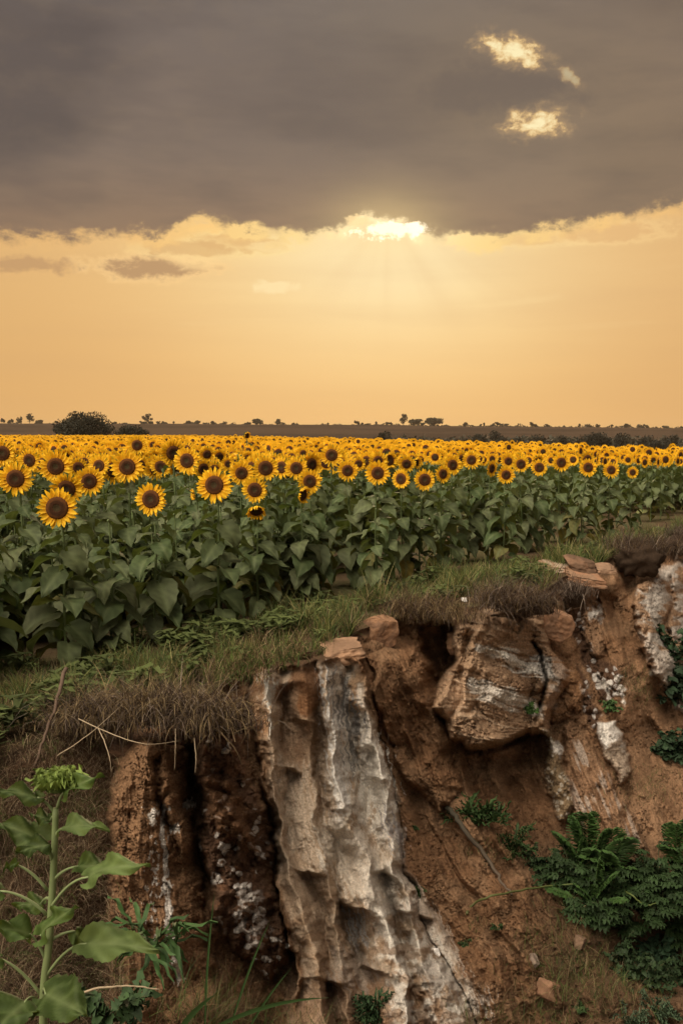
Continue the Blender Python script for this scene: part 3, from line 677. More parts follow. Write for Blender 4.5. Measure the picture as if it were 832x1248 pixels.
def build_cliff():
    fx = np.concatenate([np.arange(-900, -60, 12.), np.arange(-60, 892, 0.85), np.arange(892, 1110, 6.)])
    v = np.concatenate([np.linspace(0, 0.06, 24, endpoint=False), np.linspace(0.06, 1, 620)**1.0])
    ey = edge_y(fx); bot = 1340+0*fx
    bot = np.maximum(bot, ey+150)
    PX = np.repeat(fx[:, None], len(v), 1); PY = ey[:, None]+(bot-ey)[:, None]*v[None, :]
    D = base_D(PX, PY)
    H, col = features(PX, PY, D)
    De = ground_D(ey)
    fade = sstep(PY-ey[:, None], 0, 14)
    # under the sod lip the wall starts a little back, hollowed
    D2 = D-H*fade+0.22*np.exp(-((PY-ey[:, None]-16)/12)**2)*sstep(fx, 100, 180)[:, None]
    D2 = De[:, None]*(1-fade)+D2*fade
    V = at(PX, PY, D2)
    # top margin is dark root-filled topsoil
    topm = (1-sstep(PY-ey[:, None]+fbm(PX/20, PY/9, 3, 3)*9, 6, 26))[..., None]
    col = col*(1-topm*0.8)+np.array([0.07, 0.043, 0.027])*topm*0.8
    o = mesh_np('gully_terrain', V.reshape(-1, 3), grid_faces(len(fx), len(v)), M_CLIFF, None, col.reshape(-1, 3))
    o['kind'] = 'structure'
    return fx, ey, bot, D2
CFX, CEY, CBOT, CD = build_cliff()
_cv = np.concatenate([np.linspace(0, 0.06, 24, endpoint=False), np.linspace(0.06, 1, 620)])
def on_cliff(px, py, lift=0.0):
    px = np.asarray(px, float); py = np.asarray(py, float)
    i = np.clip(np.searchsorted(CFX, px)-1, 0, len(CFX)-2)
    ey = CEY[i]; v = np.clip((py-ey)/(CBOT[i]-ey), 0, 1); j = np.clip(np.searchsorted(_cv, v)-1, 0, len(_cv)-2)
    f = (px-CFX[i])/(CFX[i+1]-CFX[i]); 
    D = CD[i, j]*(1-f)+CD[i+1, j]*f
    return at(px, py, D-lift)

# far boundary of the sunflower field, and the land beyond it
FB0 = np.array([14.7, 43.0]); FBD = np.array([-0.303, 0.953]); FBN = np.array([0.953, 0.303])
def beyond(x, y): return (x-FB0[0])*FBN[0]+(y-FB0[1])*FBN[1]
def ground_z(x, y):
    s = beyond(x, y); s2 = np.maximum(s, (y-185))
    z = -5.0*sstep(s2, 2, 130)+fbm(x/3.0, y/3.0, 3, 77)*0.05*(1-sstep(s2, 0, 10))
    r = np.hypot(x, y)
    azr = np.degrees(np.arctan2(x, y))
    top = np.interp(azr, [-60, -22, 0, 10, 22, 60], [10.5, 10.2, 9.4, 7.6, 6.0, 5.0])
    return z+(top+5)*sstep(r, 380, 900)+fbm(x/90, y/90, 3, 79)*0.8*sstep(r, 150, 400)
def build_ground():
    fx = np.concatenate([np.arange(-900, -60, 20.), np.arange(-60, 892, 3.4), np.arange(892, 1900, 16.)])
    ey = edge_y(fx); De = ground_D(ey)
    t = np.concatenate([np.linspace(0, 0.01, 6, endpoint=False), np.linspace(0.01, 1, 240)])
    R = De[:, None]*((1700/De[:, None])**t[None, :])
    Xc = (fx-416)/F/ (FWD[1]+UP[1]*(624-ey)/F)
    Xg = Xc[:, None]*R; Yg = R+0*Xg
    Z = ground_z(Xg, Yg)*sstep(R-De[:, None], 0, 0.6)
    r = np.hypot(Xg, Yg); Z = Z-60*sstep(r, 1000, 1700)
    n = fbm(Xg/1.5, Yg/1.5, 4, 83)
    col = np.array([0.085, 0.058, 0.034])*(1+0.3*n[..., None])
    col = paint(col, sstep(n, -0.1, 0.3)*0.5, (0.06, 0.065, 0.028))
    fb = beyond(Xg, Yg); far = sstep(np.maximum(fb, Yg-185), 0, 10)
    col = paint(col, far, (0.070, 0.062, 0.036))
    q = fbm(Xg/160, Yg/70, 3, 85); col = paint(col, sstep(r, 380, 560)*0.9, (0.050, 0.031, 0.022)); col = paint(col, sstep(r, 380, 560)*sstep(q, 0, 0.25)*0.7, (0.030, 0.021, 0.015))
    o = mesh_np('field_ground', np.stack([Xg, Yg, Z], -1).reshape(-1, 3), grid_faces(len(fx), len(t))[:, ::-1], M_SOIL, None, col.reshape(-1, 3)); o['kind'] = 'structure'
build_ground()
def build_floor():
    g = np.array([(-1800, -1800), (1800, -1800), (1800, 1800), (-1800, 1800)], float)
    V = np.column_stack([g, np.full(4, -70.0)])
    o = mesh_np('lower_ground', V, np.array([[0, 1, 2, 3]]), M_SOIL, None, np.tile([0.08, 0.06, 0.04], (4, 1)), False); o['kind'] = 'structure'
build_floor()
# ============================================================ sunflowers
def leaf_grid(L, W, nu=9, nv=5, droop=1.2, fold=0.25, curl=0.0, serr=0.06, start=-0.1, rr=None):
    """a heart-shaped drooping leaf along +X from the origin, up = +Z"""
    rr = rr or random
    u = np.linspace(0, 1, nu); v = np.linspace(-1, 1, nv)
    prof = np.interp(u, [0, 0.06, 0.18, 0.32, 0.55, 0.8, 0.93, 1.0], [0.30, 0.78, 0.98, 1.0, 0.78, 0.36, 0.12, 0.0])
    prof = prof*(1+serr*np.sin(np.arange(nu)*2.9+rr.random()*6))
    ang = start-droop*(u**0.9)
    dx = np.cos(ang); dz = np.sin(ang)
    X_ = np.concatenate([[0], np.cumsum((dx[1:]+dx[:-1])/2)])*L/(nu-1); Z_ = np.concatenate([[0], np.cumsum((dz[1:]+dz[:-1])/2)])*L/(nu-1)
    U, Vv = np.meshgrid(u, v, indexing='ij')
    hw = prof[:, None]*W*0.5*Vv
    back = -0.16*L*np.abs(Vv)**1.3*np.clip(1-U*4, 0, 1)            # the heart's lobes reach back past the stalk
    nx = -np.sin(ang)[:, None]; nz = np.cos(ang)[:, None]
    lift = fold*np.abs(hw)*1.1 - curl*(Vv**2)*prof[:, None]*W*0.4 + 0.016*np.sin(U*11+Vv*3+rr.random()*6)*np.abs(Vv)
    x = X_[:, None]+back*dx[:, None]+nx*lift; z = Z_[:, None]+back*dz[:, None]+nz*lift
    V = np.stack([x, hw, z], -1).reshape(-1, 3)
    vein = np.exp(-(Vv/0.16)**2).reshape(-1)
    side = (np.sin(U*22-np.abs(Vv)*7)*0.5+0.5).reshape(-1)
    return V, grid_faces(nu, nv), vein, side
G1 = np.array([0.046, 0.070, 0.023]); G2 = np.array([0.098, 0.108, 0.052]); GY = np.array([0.22, 0.15, 0.025]); GV = np.array([0.15, 0.18, 0.08])
def plant_mesh(seed, H=1.62, nleaf=22, lod=0):
    r = random.Random(seed)
    st = MB(); fo = MB()
    lean = np.array([r.uniform(-.05, .05), r.uniform(-.05, .02)])
    zz = np.linspace(-0.08, H, 12); sx = lean[0]*(zz/H)**2+0.012*np.sin(zz*4+seed); sy = lean[1]*(zz/H)**2
    spine = np.stack([sx, sy, zz], 1)
    top = spine[-1]
    neck = np.array([top, top+[0, -0.012, 0.03], top+[0, -0.05, 0.045], top+[0, -0.085, 0.035]])
    sp = np.vstack([spine[:-1], neck])
    tube(st, sp, np.interp(np.linspace(0, 1, len(sp)), [0, .7, 1], [0.0145, 0.011, 0.009]), (0.115, 0.15, 0.055), 7 if lod == 0 else 4)
    for i in range(nleaf):
        t = (i+0.5)/nleaf; z = 0.12+t*(H-0.24)
        az = i*2.399+r.uniform(-.4, .4)
        L = np.interp(t, [0, .25, .6, .85, 1], [.26, .37, .34, .24, .12])*r.uniform(.85, 1.2); W = L*r.uniform(.62, .80)
        pl = np.interp(t, [0, .5, 1], [.12, .13, .05])*r.uniform(.8, 1.2)
        base = np.array([np.interp(z, zz, sx), np.interp(z, zz, sy), z])
        d = np.array([math.cos(az), math.sin(az), 0])
        p2 = base+d*pl+np.array([0, 0, pl*r.uniform(.1, .45)])
        tube(st, bez(base, base+d*pl*0.4+np.array([0, 0, pl*0.5]), p2, 5), [0.0045, 0.004, 0.0035, 0.003, 0.0028], (0.13, 0.16, 0.065), 4 if lod else 5)
        V, Fc, vein, side = leaf_grid(L, W, 10 if lod == 0 else 6, 7 if lod == 0 else 3, r.uniform(.5, 1.7), r.uniform(.12, .5), r.uniform(-.1, .3), 0.07, r.uniform(-.55, .1), r)
        roll = rotx(r.uniform(-.45, .45)); V = V@roll.T@rotz(az+r.uniform(-.25, .25)).T+p2
        g = G1+(G2-G1)*r.random(); g = g*r.uniform(.8, 1.2)
        if t < 0.14 and r.random() < 0.5: g = g*.2+GY*.8
        elif t < 0.4 and r.random() < .25: g = g*.7+GY*.3
        c = g[None, :]*(1+0.45*(side[:, None]-.5))*(1-vein[:, None]*.55)+GV[None, :]*vein[:, None]*.55
        fo.add(V, Fc, c)
    return st, fo, neck[-1]
def head_mesh(seed, R=0.172, closed=0.0, lod=0):
    """a sunflower head facing -Y with its neck at the origin"""
    r = random.Random(seed+1000)
    ca, pe, di = MB(), MB(), MB()
    rd = R*r.uniform(.44, .56)
    # receptacle
    nb = 20; prof = [(0.010, 0.0), (0.35*rd, -0.004), (0.8*rd, -0.016), (1.02*rd, -0.032), (0.98*rd, -0.040)]
    th = np.arange(nb)*2*math.pi/nb
    V = np.concatenate([np.stack([q*np.cos(th), np.full(nb, y), q*np.sin(th)], 1) for q, y in prof])
    i, j = np.meshgrid(np.arange(len(prof)-1), np.arange(nb), indexing='ij'); a = i*nb+j; b = i*nb+(j+1) % nb
    ca.add(V, np.stack([a, a+nb, b+nb, b], -1).reshape(-1, 4), (0.10, 0.14, 0.045))
    for k in range(22):
        an = k*2*math.pi/22+r.uniform(-.1, .1); L = R*r.uniform(.38, .58); w = R*.17
        V, Fc, vein, side = leaf_grid(L, w, 5, 3, r.uniform(-.3, .5), .2, 0, 0, r.uniform(-.4, .3), r)
        V = V+[rd*.82, 0, 0]; V = np.stack([V[:, 0]*math.cos(an)-V[:, 1]*math.sin(an), -V[:, 2]*1.0-0.024, V[:, 0]*math.sin(an)+V[:, 1]*math.cos(an)], 1)
        ca.add(V, Fc, np.array([0.11, 0.16, 0.045])*r.uniform(.8, 1.2))
    # petals in two whorls
    for wh, (n, off, y0) in enumerate(((21, 0, -0.034), (19, .5, -0.042))):
        for k in range(n):
            if closed and r.random() < closed*.25: continue
            an = (k+off+r.uniform(-.28, .28))*2*math.pi/n
            L = (R-rd*.86)*r.uniform(.82, 1.12)*(1.0-.08*wh); w = R*r.uniform(.17, .235)
            nu = 6 if lod == 0 else 3
            u = np.linspace(0, 1, nu); v = np.array([-1., 0, 1])
            pr = np.interp(u, [0, .2, .5, .8, 1], [.55, .85, 1, .62, .04])
            U, Vv = np.meshgrid(u, v, indexing='ij')
            bend = r.uniform(-.12, .35)+closed*1.1+(0.10 if wh else -.05); tw = r.uniform(-.5, .5)
            x = rd*.86+L*U*np.cos(bend*U); y = y0-L*np.sin(bend*U)*U*.9+np.abs(Vv)*pr[:, None]*(-.010)+tw*Vv*pr[:, None]*w*.5*U+L*0.10*np.sin(U*6+r.random()*6)*U*.4
            h = Vv*pr[:, None]*w*.5+L*r.uniform(-.10, .10)*U**2
            V = np.stack([x*math.cos(an)-h*math.sin(an), y, x*math.sin(an)+h*math.cos(an)], -1).reshape(-1, 3)
            c0 = np.array([0.80, 0.34, 0.010]); c1 = np.array([0.92, 0.56, 0.020])*r.uniform(.88, 1.05)
            t_ = np.clip(U.reshape(-1, 1)*2.0, 0, 1); pe.add(V, grid_faces(nu, 3), c0*(1-t_)+c1*t_)
    # the disc: a low dome with a sunken middle and rings of florets
    nr, na = (12, 40) if lod == 0 else (4, 10)
    rr = np.linspace(0, 1, nr); th = np.arange(na)*2*math.pi/na
    Rr, Th = np.meshgrid(rr, th, indexing='ij')
    rad = rd*1.0*Rr; y = -0.044-0.026*np.sqrt(np.clip(1-(Rr*.98)**2, 0, 1))+0.012*np.exp(-(Rr/.35)**2)-0.004*np.cos(Rr*40)*(Rr > .2)
    V = np.stack([rad*np.cos(Th), y, rad*np.sin(Th)], -1).reshape(-1, 3)
    rf = Rr.reshape(-1, 1)
    c = np.where(rf < .36, np.array([[0.045, 0.030, 0.012]]), np.where(rf < .72, np.array([[0.050, 0.019, 0.007]]), np.array([[0.095, 0.035, 0.010]])))
    c = c*(0.8+0.4*np.random.RandomState(seed).rand(len(c), 1))
    i, j = np.meshgrid(np.arange(nr-1), np.arange(na), indexing='ij'); a = i*na+j; b = i*na+(j+1) % na
    di.add(V, np.stack([a, b, b+na, a+na], -1).reshape(-1, 4), c)
    return ca, pe, di
NV = 9
PLANTS = [plant_mesh(i*7+3, 1.5, 24+i % 3) for i in range(NV)]
P_STEM = [p[0].build('stem', M_STEM, link=False).data for p in PLANTS]
P_FOL = [p[1].build('foliage', M_LEAF, link=False).data for p in PLANTS]
P_TOP = [p[2] for p in PLANTS]
HEADS = [head_mesh(i, closed=0.0 if i < 7 else 0.8) for i in range(8)]
H_M = [(h[0].build('flower_head', M_LEAF, link=False).data, h[1].build('petals', M_PETAL, link=False).data, h[2].build('seed_disk', M_DISK, link=False).data) for h in HEADS]
def new_from(name, me, parent, loc=(0, 0, 0), rot=(0, 0, 0), sc=None):
    o = bpy.data.objects.new(name, me); COL.objects.link(o); o.parent = parent; o.location = loc; o.rotation_euler = rot
    if sc: o.scale = (sc,)*3
    return o
SUNF = []
def sunflower(x, y, zb, zhead, hs, yaw, pitch, vi, hi, label, group):
    """zhead is the height of the head's middle above zb; yaw turns the head, pitch > 0 looks down"""
    s = zhead/(1.5+0.03)
    e = empty('sunflower', (x, y, zb)); tag(e, label, 'sunflower', group)
    rz = random.uniform(-.5, .5)
    new_from('stem', P_STEM[vi], e, rot=(0, 0, 0), sc=s)
    new_from('foliage', P_FOL[vi], e, sc=s)
    t = P_TOP[vi]*s
    me = H_M[hi]
    h = new_from('flower_head', me[0], e, tuple(t), (pitch, 0, yaw), hs)
    new_from('petals', me[1], h); new_from('seed_disk', me[2], h)
    return e
GRP = 'sunflowers of the field in bloom'
# (px, py, radius px, distance, yaw, pitch, head variant, label) for the flowers the photograph singles out
KEY = [
 (70, 620, 26, 9.0, .05, -.05, 0, 'tall sunflower at the front of the field, lowest bloom on the left'),
 (185, 609, 21, 10.1, -.15, -.02, 1, 'lone front sunflower standing apart between the lowest bloom and the large bloom to its right'),
 (19, 584, 22, 10.3, .1, 0, 2, 'large sunflower bloom by the left edge of the field, level with its neighbours'),
 (68, 569, 21, 11.2, .1, 0, 3, 'broad sunflower bloom directly above the half hidden flower behind the lowest bloom'),
 (82, 594, 22, 9.9, .0, .35, 4, 'sunflower bloom half hidden behind the lowest front bloom'),
 (108, 587, 19, 11.0, .2, 0, 5, 'sunflower bloom just right of the half hidden flower behind the lowest bloom'),
 (155, 570, 21, 11.3, .1, -.1, 6, 'round sunflower bloom above and left of the lone front sunflower'),
 (37, 561, 15, 14, -.2, .1, 0, 'smaller sunflower bloom in the row behind the left edge pair'),
 (3, 553, 17, 13, .1, 0, 1, 'sunflower bloom cut by the left edge above the large edge bloom'),
 (262, 592, 23, 10.6, -.1, -.05, 2, 'largest sunflower bloom right of the lone front one, facing squarely forward'),
 (229, 562, 18, 12.2, -.2, 0, 3, 'sunflower bloom up and left of the largest squarely facing bloom'),
 (209, 552, 18, 13.2, .5, .1, 4, 'sunflower turned half away with dark disc beside the bloom above the largest one'),
 (167, 543, 13, 17.5, .1, 0, 5, 'small sunflower bloom rising above the row behind the round bloom'),
 (238, 603, 9, 11.5, -1.2, .1, 7, 'thin side-on sunflower peeping out left of the largest bloom'),
 (294, 577, 16, 13, .1, 0, 6, 'middle bloom of the close trio right of the largest sunflower'),
 (323, 571, 17, 12.6, .15, 0, 0, 'upper right bloom of the close trio right of the largest sunflower'),
 (311, 597, 17, 12.1, -.1, .1, 1, 'bloom leaning over the drooping half open sunflower'),
 (312, 621, 15, 11.6, .1, .75, 7, 'drooping half open sunflower with its face turned to the ground'),
 (361, 571, 15, 13.6, .0, 0, 2, 'upper one of the sunflower pair above the ragged side-on flower'),
 (377, 587, 16, 13.0, .1, 0, 3, 'lower one of the sunflower pair beside the ragged side-on flower'),
 (366, 603, 14, 12.6, .95, .15, 7, 'ragged side-on sunflower still half closed with green bracts'),
 (404, 555, 15, 15.5, .0, 0, 4, 'sunflower bloom tall above the row left of the middle of the field'),
 (423, 574, 14, 14, .1, 0, 5, 'sunflower bloom at the row front between the pair and the fully round middle one'),
 (460, 577, 16, 13.8, .0, 0, 6, 'fully round sunflower bloom at the middle of the front row'),
 (490, 584, 13, 14.6, -.5, 0, 0, 'narrow sunflower bloom turned left just right of the fully round one'),
 (517, 585, 14, 14.8, .05, 0, 1, 'sunflower bloom low in the front row between the narrow one and a turned one'),
 (538, 578, 12, 15.4, .5, 0, 2, 'sunflower turned half right between two low front row blooms'),
 (550, 567, 13, 16.5, .3, 0, 3, 'sunflower bloom rising behind the half right turned one'),
 (574, 561, 12, 17, .0, 0, 4, 'round sunflower bloom standing just above the row right of the middle'),
 (597, 571, 11, 17, .8, .1, 5, 'sunflower turned sharply right in the front row above the grass hummock'),
 (616, 579, 12, 16.5, .1, .05, 6, 'lowest sunflower bloom in the front row over the layered pale rock'),
 (634, 566, 11, 18, .1, 0, 0, 'sunflower bloom next right of the lowest one over the layered rock'),
 (657, 570, 11, 18.5, -.1, 0, 1, 'front row sunflower bloom left of the large oval one'),
 (683, 564, 12, 19.5, .1, 0, 2, 'front row sunflower bloom between two low ones above the flat slabs'),
 (716, 570, 12, 19, .0, 0, 3, 'large oval sunflower bloom at the front edge over the sloping earth'),
 (744, 573, 11, 20, .0, 0, 4, 'low sunflower bloom right of the large oval one'),
 (770, 576, 8, 22, .1, 0, 5, 'small low sunflower bloom near the right end of the front row'),
 (300, 531, 6, 30, .7, .1, 7, 'single sunflower standing clear above the far rows, turned aside'),
]
SHORT = {0: 'the lowest left bloom', 1: 'the lone front bloom', 2: 'the large left edge bloom', 3: 'the broad left bloom', 6: 'the round left bloom', 9: 'the largest front bloom', 10: 'the bloom over the largest one', 14: 'the close trio', 17: 'the drooping flower', 18: 'the front pair', 20: 'the ragged side-on flower',
 21: 'the tall bloom left of middle', 22: 'the front bloom before the middle', 23: 'the fully round middle bloom', 24: 'the narrow left-turned bloom', 25: 'the low bloom after the narrow one', 28: 'the round bloom above the row', 29: 'the sharply turned bloom', 30: 'the lowest bloom over the layered rock', 31: 'the bloom beside that over the layered rock', 33: 'the bloom over the flat slabs', 34: 'the large oval bloom', 35: 'the low bloom past the oval one', 36: 'the small low bloom at the right'}
def whereis(px, py):
    k = min(SHORT, key=lambda i: (KEY[i][0]-px)**2+0.3*(KEY[i][1]-py)**2)
    dx, dy = px-KEY[k][0], py-KEY[k][1]
    v = 'high above' if dy < -32 else 'above' if dy < -9 else 'below' if dy > 9 else 'beside'
    h = '' if abs(dx) < 7 else (' and far right of' if dx > 45 else ' and right of' if dx > 0 else ' and far left of' if dx < -45 else ' and left of')
    if h and v == 'beside': v, h = h.replace(' and ', ''), ''
    if v == 'beside': v = 'level with'
    return v+h+' '+SHORT[k]
occ = []
for k, (px, py, rp, D, yaw, pitch, hi, lab) in enumerate(KEY):
    P = at(px, py, D); hs = rp*D/F/0.172
    vi = k % NV
    s = P[2]/1.53; t = P_TOP[vi]*s
    off = np.array([0, -0.045*hs, 0])
    sunflower(P[0]-t[0], P[1]-t[1]+0.04, 0, P[2]+0.0, hs, yaw, pitch, vi, hi, lab, GRP)
    occ.append((px, py, rp, D, P[0], P[1]))
OC = np.array(occ)
# the rest of the field, in jittered rows parallel to the gully
FL0 = np.array([-3.3, 8.2]); FL1 = np.array([8.2, 22.8]); fd = (FL1-FL0)/np.linalg.norm(FL1-FL0); fn = np.array([-fd[1], fd[0]])
def field_points():
    out = []
    row = 0; q = 0.0
    r = np.random.RandomState(4)
    while q < 230:
        sp = 0.34 if q < 25 else (0.42 if q < 60 else 0.55)
        s = np.arange(-260, 330, sp) if q > 30 else np.arange(-60, 120, sp)
        s = s+r.uniform(-.13, .13, len(s)); qq = q+r.uniform(-.13, .13, len(s))
        P = FL0[None, :]+s[:, None]*fd+qq[:, None]*fn
        out.append(np.column_stack([P, np.full(len(s), row)]))
        q += 0.55 if q < 25 else (0.70 if q < 60 else 0.95); row += 1
    P = np.concatenate(out)
    x, y = P[:, 0], P[:, 1]
    m = (y > 5) & (y < 185) & (np.abs(x) < 0.40*y+2.2) & (beyond(x, y) < 0+1.5*fbm(x/6, y/6, 2, 9))
    return P[m]
FP = field_points()
_r = np.random.RandomState(8)
_fx = 416+F*FP[:, 0]/FP[:, 1]; HZ = np.interp(_fx, [250, 560, 832], [1.60, 1.47, 1.36])+_r.normal(0, 0.085, len(FP))
hpx, hpy = pix(np.column_stack([FP[:, 0], FP[:, 1], HZ]))
keep = np.ones(len(FP), bool)
dist = FP[:, 1]
for (px, py, rp, D, X0, Y0) in occ:
    keep &= ~(np.hypot(FP[:, 0]-X0, FP[:, 1]-Y0) < 0.24)
    myr = 0.172*F/dist
    keep &= ~((np.hypot(hpx-px, hpy-py) < (rp+myr)*0.82) & (dist < D+0.4))
# at the front only the flowers already placed hold their heads this low
lim = np.interp(hpx, [-200, 0, 120, 240, 330, 420, 560, 832, 1100], [575, 575, 572, 572, 572, 568, 562, 563, 566])
inview = (hpx > -40) & (hpx < 872)
low = (hpy > lim) & inview
headless = low & keep & (dist > 8.2)
keep &= ~low
FPk = FP[keep]; HZk = HZ[keep]; hx, hy = hpx[keep], hpy[keep]
order = np.argsort(FPk[:, 1]+np.where((hx < -10) | (hx > 842), 1000, 0))
N_IND = 300-len(KEY)
MARKS = [(-999, 60, 'near the left edge of the field'), (60, 135, 'in front of the broad dark round tree'), (135, 215, 'in front of the airy tree on the hill'),
         (215, 300, 'behind the largest front bloom'), (300, 360, 'behind the drooping half open flower'), (360, 440, 'above the capstone of the white buttress'),
         (440, 520, 'in front of the clump of hill trees'), (520, 600, 'above the dark hollow beside the layered rock'), (600, 680, 'above the layered rock with the crack'),
         (680, 760, 'in front of the dark domed tree'), (760, 9999, 'at the right end of the field')]
ROWN = ['front rank', 'second rank', 'third rank', 'fourth rank', 'fifth rank', 'rank farther back']
colct = {}
cols = []
for i in order[:N_IND]:
    px, py = hx[i], hy[i]
    for a_, b_, tx in MARKS:
        if a_ <= px < b_: break
    k = colct.get(tx, 0); colct[tx] = k+1
    cell = min(5, k//5)
    size = ('tall' if HZk[i] > 1.66 else 'short' if HZk[i] < 1.54 else 'middling')
    yaw = float(_r.normal(.03, .42)); pitch = float(_r.normal(.08, .24))
    turn = ' turned aside' if abs(yaw) > .4 else ''
    sunflower(FPk[i, 0], FPk[i, 1], 0, HZk[i], float(_r.uniform(.84, 1.26)), yaw, pitch, int(_r.randint(NV)), int(7 if _r.rand() < .07 else _r.randint(7)),
              f'{size} bloom{turn} {whereis(hx[i], hy[i])}', GRP)
rest = order[N_IND:]
# leafy plants without a visible flower in the front rank (their buds are among the leaves)
HL = FP[headless]; hl_px = hpx[headless]
selh = np.argsort(HL[:, 1])[:58]
BUD = head_mesh(77, R=0.075, closed=1.0, lod=1)
def young(x, y, h, vi):
    s = h/1.53; e = empty('young_sunflower', (x, y, 0)); px = pix([x, y, 1.0])[0]
    for a_, b_, tx in MARKS:
        if a_ <= px < b_: break
    tag(e, f'{"tall" if h > 1.24 else "short" if h < 1.13 else "middling"} leafy bloomless sunflower {whereis(*[float(q) for q in pix([x, y, h*.6])])}', 'sunflower', 'leafy sunflowers along the field edge')
    new_from('stem', P_STEM[vi], e, rot=(0, 0, 0), sc=s); new_from('foliage', P_FOL[vi], e, sc=s)
for i in selh: young(HL[i, 0], HL[i, 1], float(_r.uniform(1.02, 1.36)), int(_r.randint(NV)))

def rows_of(T, Fq, Ft, C, pos, yaw, sc, zs=None, cj=0.15, seed=0):
    """many copies of one template as numpy arrays"""
    n = len(pos); c, s = np.cos(yaw), np.sin(yaw)
    V = np.empty((n, len(T), 3), np.float32)
    V[..., 0] = (T[None, :, 0]*c[:, None]-T[None, :, 1]*s[:, None])*sc[:, None]+pos[:, 0, None]
    V[..., 1] = (T[None, :, 0]*s[:, None]+T[None, :, 1]*c[:, None])*sc[:, None]+pos[:, 1, None]
    V[..., 2] = T[None, :, 2]*sc[:, None]+pos[:, 2, None]
    off = (np.arange(n)*len(T))[:, None, None]
    Q = (Fq[None]+off).reshape(-1, Fq.shape[1]) if Fq is not None and len(Fq) else np.zeros((0, 4), int)
    Tt = (Ft[None]+off).reshape(-1, 3) if Ft is not None and len(Ft) else np.zeros((0, 3), int)
    j = 1+cj*(np.random.RandomState(seed).rand(n)-.5)*2
    Cc = (C[None]*j[:, None, None]).reshape(-1, 3)
    return V.reshape(-1, 3), Q, Tt, Cc
def flat_mb(mb):
    V = np.concatenate(mb.V); C = np.concatenate(mb.C); Q = np.concatenate(mb.Q) if mb.Q else np.zeros((0, 4), int); T = np.concatenate(mb.T) if mb.T else np.zeros((0, 3), int)
    return V, Q, T, C
def far_templates(kind):
    out = []
    for s in range(3):
        r = random.Random(s+50)
        if kind == 'mid':
            st, fo, top = plant_mesh(200+s, 1.5, 13, 1); ca, pe, di = head_mesh(300+s, lod=1)
        else:
            fo = MB(); st = None; top = np.array([0, -.085, 1.53])
            for i in range(6):
                az = i*2.4; V, Fc, vein, side = leaf_grid(.26, .22, 3, 3, 1.2, .2, 0, 0, 0, r)
                fo.add(V@rotz(az).T+np.array([.1*math.cos(az), .1*math.sin(az), .55+.15*i]), Fc, G1+(G2-G1)*r.random())
            ca = pe = di = MB()
            pe = MB(); di = MB(); R = .175
            n = 14; th = np.arange(n*2)*math.pi/n; rr_ = np.where(np.arange(n*2) % 2 == 0, R, R*.72)
            V = np.vstack([[0, -.03, 0], np.stack([rr_*np.cos(th), np.full(2*n, -.045), rr_*np.sin(th)], 1)])
            pe.add(V, np.array([[0, 1+(k+1) % (2*n), 1+k] for k in range(2*n)]), (0.88, 0.48, 0.018))
            n = 8; th = np.arange(n)*2*math.pi/n; rd = R*.52
            V = np.vstack([[0, -.075, 0], np.stack([rd*np.cos(th), np.full(n, -.052), rd*np.sin(th)], 1)])
            di.add(V, np.array([[0, 1+(k+1) % n, 1+k] for k in range(n)]), (0.06, 0.024, 0.008))
        leaf = [fo] if st is None else [fo, st]
        def hd(mbs):
            o = MB()
            for m in mbs:
                if not m.V: continue
                V, Q, T, C = flat_mb(m)
                for Fx in (Q, T): pass
                V = V@rotx(0.0).T+top
                b = o.n; o.V.append(V); o.C.append(C); o.n += len(V)
                if len(Q): o.Q.append(Q+b)
                if len(T): o.T.append(T+b)
            return o
        L = MB()
        for m in leaf:
            V, Q, T, C = flat_mb(m); b = L.n; L.V.append(V); L.C.append(C); L.n += len(V)
            if len(Q): L.Q.append(Q+b)
            if len(T): L.T.append(T+b)
        Hh = hd([pe]) ; Dd = hd([di])
        out.append((flat_mb(L), flat_mb(Hh), flat_mb(Dd)))
    return out
def far_field():
    Pm = FPk[rest]; z = HZk[rest]; yaw = np.random.RandomState(3).normal(.03, .45, len(Pm))
    zg = ground_z(Pm[:, 0], Pm[:, 1])
    dd = Pm[:, 1]; lo = dd > 34
    parts = {0: [], 1: [], 2: []}
    nrm = np.random.RandomState(5).randint(0, 3, len(Pm))
    for kind, msk in (('mid', ~lo), ('far', lo)):
        tpl = far_templates(kind)
        for s in range(3):
            m = msk & (nrm == s)
            if not m.any(): continue
            pos = np.column_stack([Pm[m, 0], Pm[m, 1], zg[m]]); sc = z[m]/1.53
            for k in range(3):
                V, Q, T, C = tpl[s][k]
                parts[k].append(rows_of(V, Q if len(Q) else None, T if len(T) else None, C, pos, yaw[m], sc, seed=s))
    mats = [M_LEAF, M_PETAL, M_DISK]; Vs, Qs, Ts, Cs, mq, mt = [], [], [], [], [], []; off = 0
    for k in range(3):
        for V, Q, T, C in parts[k]:
            Vs.append(V); Cs.append(C); Qs.append(Q+off); Ts.append(T+off); mq.append(np.full(len(Q), k)); mt.append(np.full(len(T), k)); off += len(V)
    o = mesh_np('sunflower_field', np.concatenate(Vs), [np.concatenate(Ts), np.concatenate(Qs)], M_LEAF, None, np.concatenate(Cs), False)
    for m in mats[1:]: o.data.materials.append(m)
    mi = np.concatenate(mt+mq).astype(np.int32)
    if len(mi) == len(o.data.polygons): o.data.polygons.foreach_set('material_index', mi)
    else: print('POLYMISMATCH', len(mi), len(o.data.polygons))
    tag(o, 'dense mass of more distant sunflowers reaching back towards the hill', 'sunflowers', None, 'stuff')
    print('FAR', len(Pm), off)
far_field()
